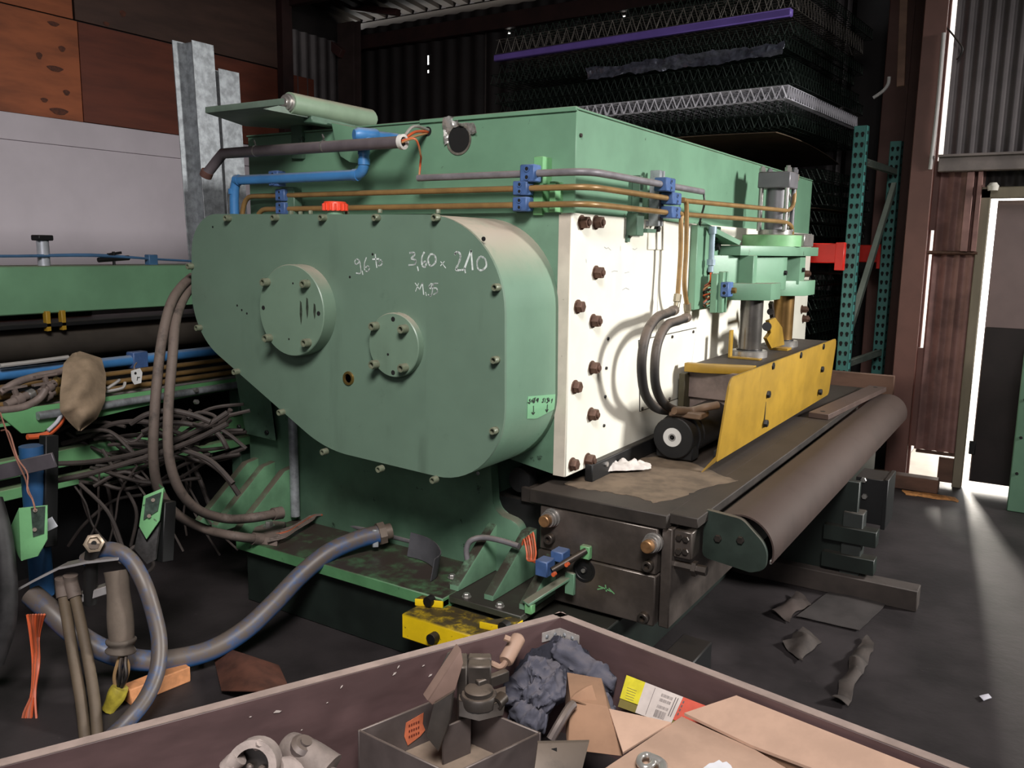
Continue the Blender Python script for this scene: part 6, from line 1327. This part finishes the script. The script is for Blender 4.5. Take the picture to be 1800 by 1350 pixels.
for u in (.61, .636): mb.prism([cq(u, 0.1, .0018), cq(u + .008, 0.1, .0018), cq(u + .008, .75, .0018), cq(u, .75, .0018)], nrm * 0.0003)
for k in range(5): mb.prism([cq(.05 + .004 * k, .35 + .08 * k, .0018), cq(.17, .35 + .08 * k, .0018), cq(.17, .36 + .08 * k, .0018), cq(.05 + .004 * k, .36 + .08 * k, .0018)], nrm * 0.0003)
for k in range(4): mb.prism([cq(.70, .12 + .14 * k, .0018), cq(.715, .12 + .14 * k, .0018), cq(.715, .2 + .14 * k, .0018), cq(.70, .2 + .14 * k, .0018)], nrm * 0.0003)
obj('label_print', mb, INK, ct, smooth=0)['kind'] = 'stuff'

# small torn cardboard box, large flattened cardboard with flaps
CARD = mat('cardboard', (182, 150, 130), 0.85, var=0.05, scale=18)
CARDE = mat('cardboard_edge', (112, 84, 64), 0.9, var=0.1)
CARDT = mat('cardboard_torn', (146, 112, 88), 0.85, var=0.08, scale=14)
sb = thing('cardboard_box', 'small torn brown cardboard box standing between the tray and the big sheets', 'box', E(1030, 1300, 1.72))
f0 = [E(1003, 1230, 1.74), E(1068, 1242, 1.72), E(1095, 1330, 1.66), E(998, 1318, 1.68)]
obj('front_panel', MB().prism(f0, (RM @ V((0.0, 0.15, -1))).normalized() * 0.10, 0.002), CARDT, sb)
obj('torn_flap', MB().prism([E(1003, 1229, 1.74), E(1012, 1219, 1.75), E(1030, 1208, 1.75), E(1041, 1204, 1.755), E(1052, 1242, 1.735)], (RM @ V((0.0, 0.1, -1))).normalized() * 0.004, 0.0005), CARDT, sb)
obj('crease', MB().tube([E(1005, 1230, 1.732), E(1024, 1237, 1.73), E(1038, 1246, 1.728), E(1036, 1275, 1.715), E(1033, 1305, 1.69)], 0.0015, 5, 5), CARDE, sb)
sheet = thing('cardboard_carton', 'large flattened tan cardboard carton with open flaps on the right', 'cardboard', V((1.1, -1.62, BZ)))
zs1, zs2, zs3 = 0.800, 0.812, 0.79
left = [Z(1198, 1259, zs1), Z(1325, 1316, zs1), Z(1420, 1372, zs1), Z(1230, 1440, zs1), Z(1060, 1352, zs1), Z(1091, 1332, zs1)]
right = [Z(1203, 1253, 0.806), Z(1296, 1221, 0.836), Z(1690, 1364, 0.836), Z(1560, 1400, 0.806), Z(1322, 1310, 0.806)]
def inside(pts):
    d = (C_ - B_).normalized(); n = V((d.y, -d.x, 0)); n = n if n.dot(mid - B_) > 0 else -n; out = []
    for q in pts:
        s_ = (q - B_).dot(n); out.append(q + n * max(0, 0.006 - s_))
    return out
left = inside(left); right = inside(right)
flap = [Z(1070, 1245, 0.815), Z(1180, 1269, 0.805), Z(1095, 1322, 0.79)]
obj('left_flap', MB().prism(left, (0, 0, -0.005), 0.0008), CARD, sheet)
obj('right_flap', MB().prism(right, (0, 0, -0.005)), CARD, sheet)
obj('torn_flap', MB().prism(flap, (0, 0, -0.005), 0.0008), CARD, sheet)
ce_ = sum(left, V()) / len(left)
obj('carton_body', MB().prism([ce_ + (p - ce_) * 0.9 + V((0, 0, -0.006)) for p in left], (0, 0, BZ - zs1 + 0.006)), CARDT, sheet)
ce2 = sum(right, V()) / len(right)
obj('carton_body', MB().prism([ce2 + (p - ce2) * 0.85 + V((0, 0, -0.006)) for p in right], (0, 0, BZ - zs2 + 0.006)), CARDT, sheet)
# plate with slot, chrome shackle, paper, castings
sp_ = thing('slotted_plate', 'grey steel plate with a keyhole slot at the bottom beside the tray', 'plate', E(985, 1345, 1.6))
pp = [E(945, 1306, 1.60), E(1036, 1304, 1.62), E(1022, 1360, 1.58), E(938, 1362, 1.56)]
ppn = (RM @ V((0, .2, -1))).normalized() * 0.006
obj('plate', MB().prism(pp, ppn, 0.001), PST, sp_)
obj('slot', MB().prism([E(968, 1317, 1.597), E(979, 1315, 1.597), E(979, 1338, 1.593), E(970, 1340, 1.593), E(966, 1328, 1.594)], ppn * 0.2), HOLE, sp_)
lab(obj('bent_strip', MB().tube([E(968, 1300, 1.68), E(985, 1270, 1.69), E(1000, 1246, 1.71), E(1008, 1238, 1.72)], 0.008, 8, 5), TR), 'bent grey strip standing between the tray and the torn box', 'strip')
CHR = mat('chrome', (190, 186, 180), 0.22, 0.6, var=0.1)
sk = thing('chrome_shackle', 'shiny chrome shackle lying on the cardboard at the bottom edge', 'shackle', Z(1145, 1345, 0.806))
obj('eye', MB().tube([Z(1136 + 13 * math.cos(a), 1338 + 11 * math.sin(a), 0.812) for a in [i * 2 * math.pi / 12 for i in range(13)]], 0.0052, 10, 3), CHR, sk)
obj('hook', MB().tube([Z(1145, 1333, 0.812), Z(1157, 1338, 0.812), Z(1165, 1346, 0.81), Z(1166, 1362, 0.81)], 0.008, 10, 5), CHR, sk)
mb = MB().prism([Z(a, b, 0.803) for a, b in ((1235, 1352), (1247, 1343), (1255, 1342), (1264, 1337), (1270, 1342), (1277, 1340), (1285, 1347), (1292, 1362), (1240, 1366))], V((0, 0, 0.0015)))
lab(obj('paper_piece', mb, mat('white_paper', (226, 226, 232), 0.7)), 'jagged piece of white paper on the cardboard at the bottom edge', 'paper')
CAST = mat('pale_casting', (164, 150, 144), 0.75, 0.1, var=0.12, scale=26, bump=0.3, bscale=60)
cs_ = thing('pale_casting', 'pale cast metal housing with a large round bore at the crate wall', 'casting', D(450, 1350, 1.270))
cc = D(445, 1345, 1.29); ax = (RM @ V((0.05, 0.25, 1))).normalized()
obj('ring', MB().pipe(cc - ax * 0.03, cc + ax * 0.012, 0.038, 0.026, 28), CAST, cs_)
obj('bore', MB().lathe(cc - ax * 0.028, ax, [(0, 0.0262), (0.004, 0.0262)], 24), STEEL, cs_)
obj('bore_parts', MB().box(cc - ax * 0.01 + V((-.012, -.01, -.018)), cc - ax * 0.01 + V((.0, .0, .0)), 0.003).box(cc - ax * 0.012 + V((.004, .0, -.02)), cc - ax * 0.012 + V((.014, .01, -.004)), 0.002), TR, cs_)
obj('arm', MB().tube([D(488, 1352, 1.315), D(512, 1352, 1.33), D(545, 1362, 1.335), D(580, 1378, 1.34)], lambda t: 0.017 + 0.008 * t, 14, 5), CAST, cs_)
obj('lug', MB().tube([D(398, 1352, 1.290), D(410, 1340, 1.290), D(422, 1330, 1.290)], 0.014, 10, 4).lathe(D(455, 1308, 1.290), (RM @ V((0.5, .6, .4))), [(-.01, 0.006), (0.004, 0.006)], 8), CAST, cs_)
c2_ = thing('pale_casting', 'second cast housing with a round cap behind the large round bore', 'casting', D(530, 1345, 1.360))
obj('cone', MB().tube([D(508, 1308, 1.370), D(520, 1318, 1.360), D(545, 1335, 1.350), D(575, 1360, 1.340)], lambda t: 0.021 + 0.013 * t, 16, 6), mat('grey_casting', (128, 116, 110), 0.7, 0.1, var=0.14, scale=26, bump=0.3), c2_)
obj('cap', MB().lathe(D(535, 1310, 1.345), (RM @ V((0.45, 0.85, 0.3))), [(-0.012, 0.02), (0.0, 0.022), (0.006, 0.016), (0.006, 0.009), (0.010, 0.009)], 18), TR, c2_)
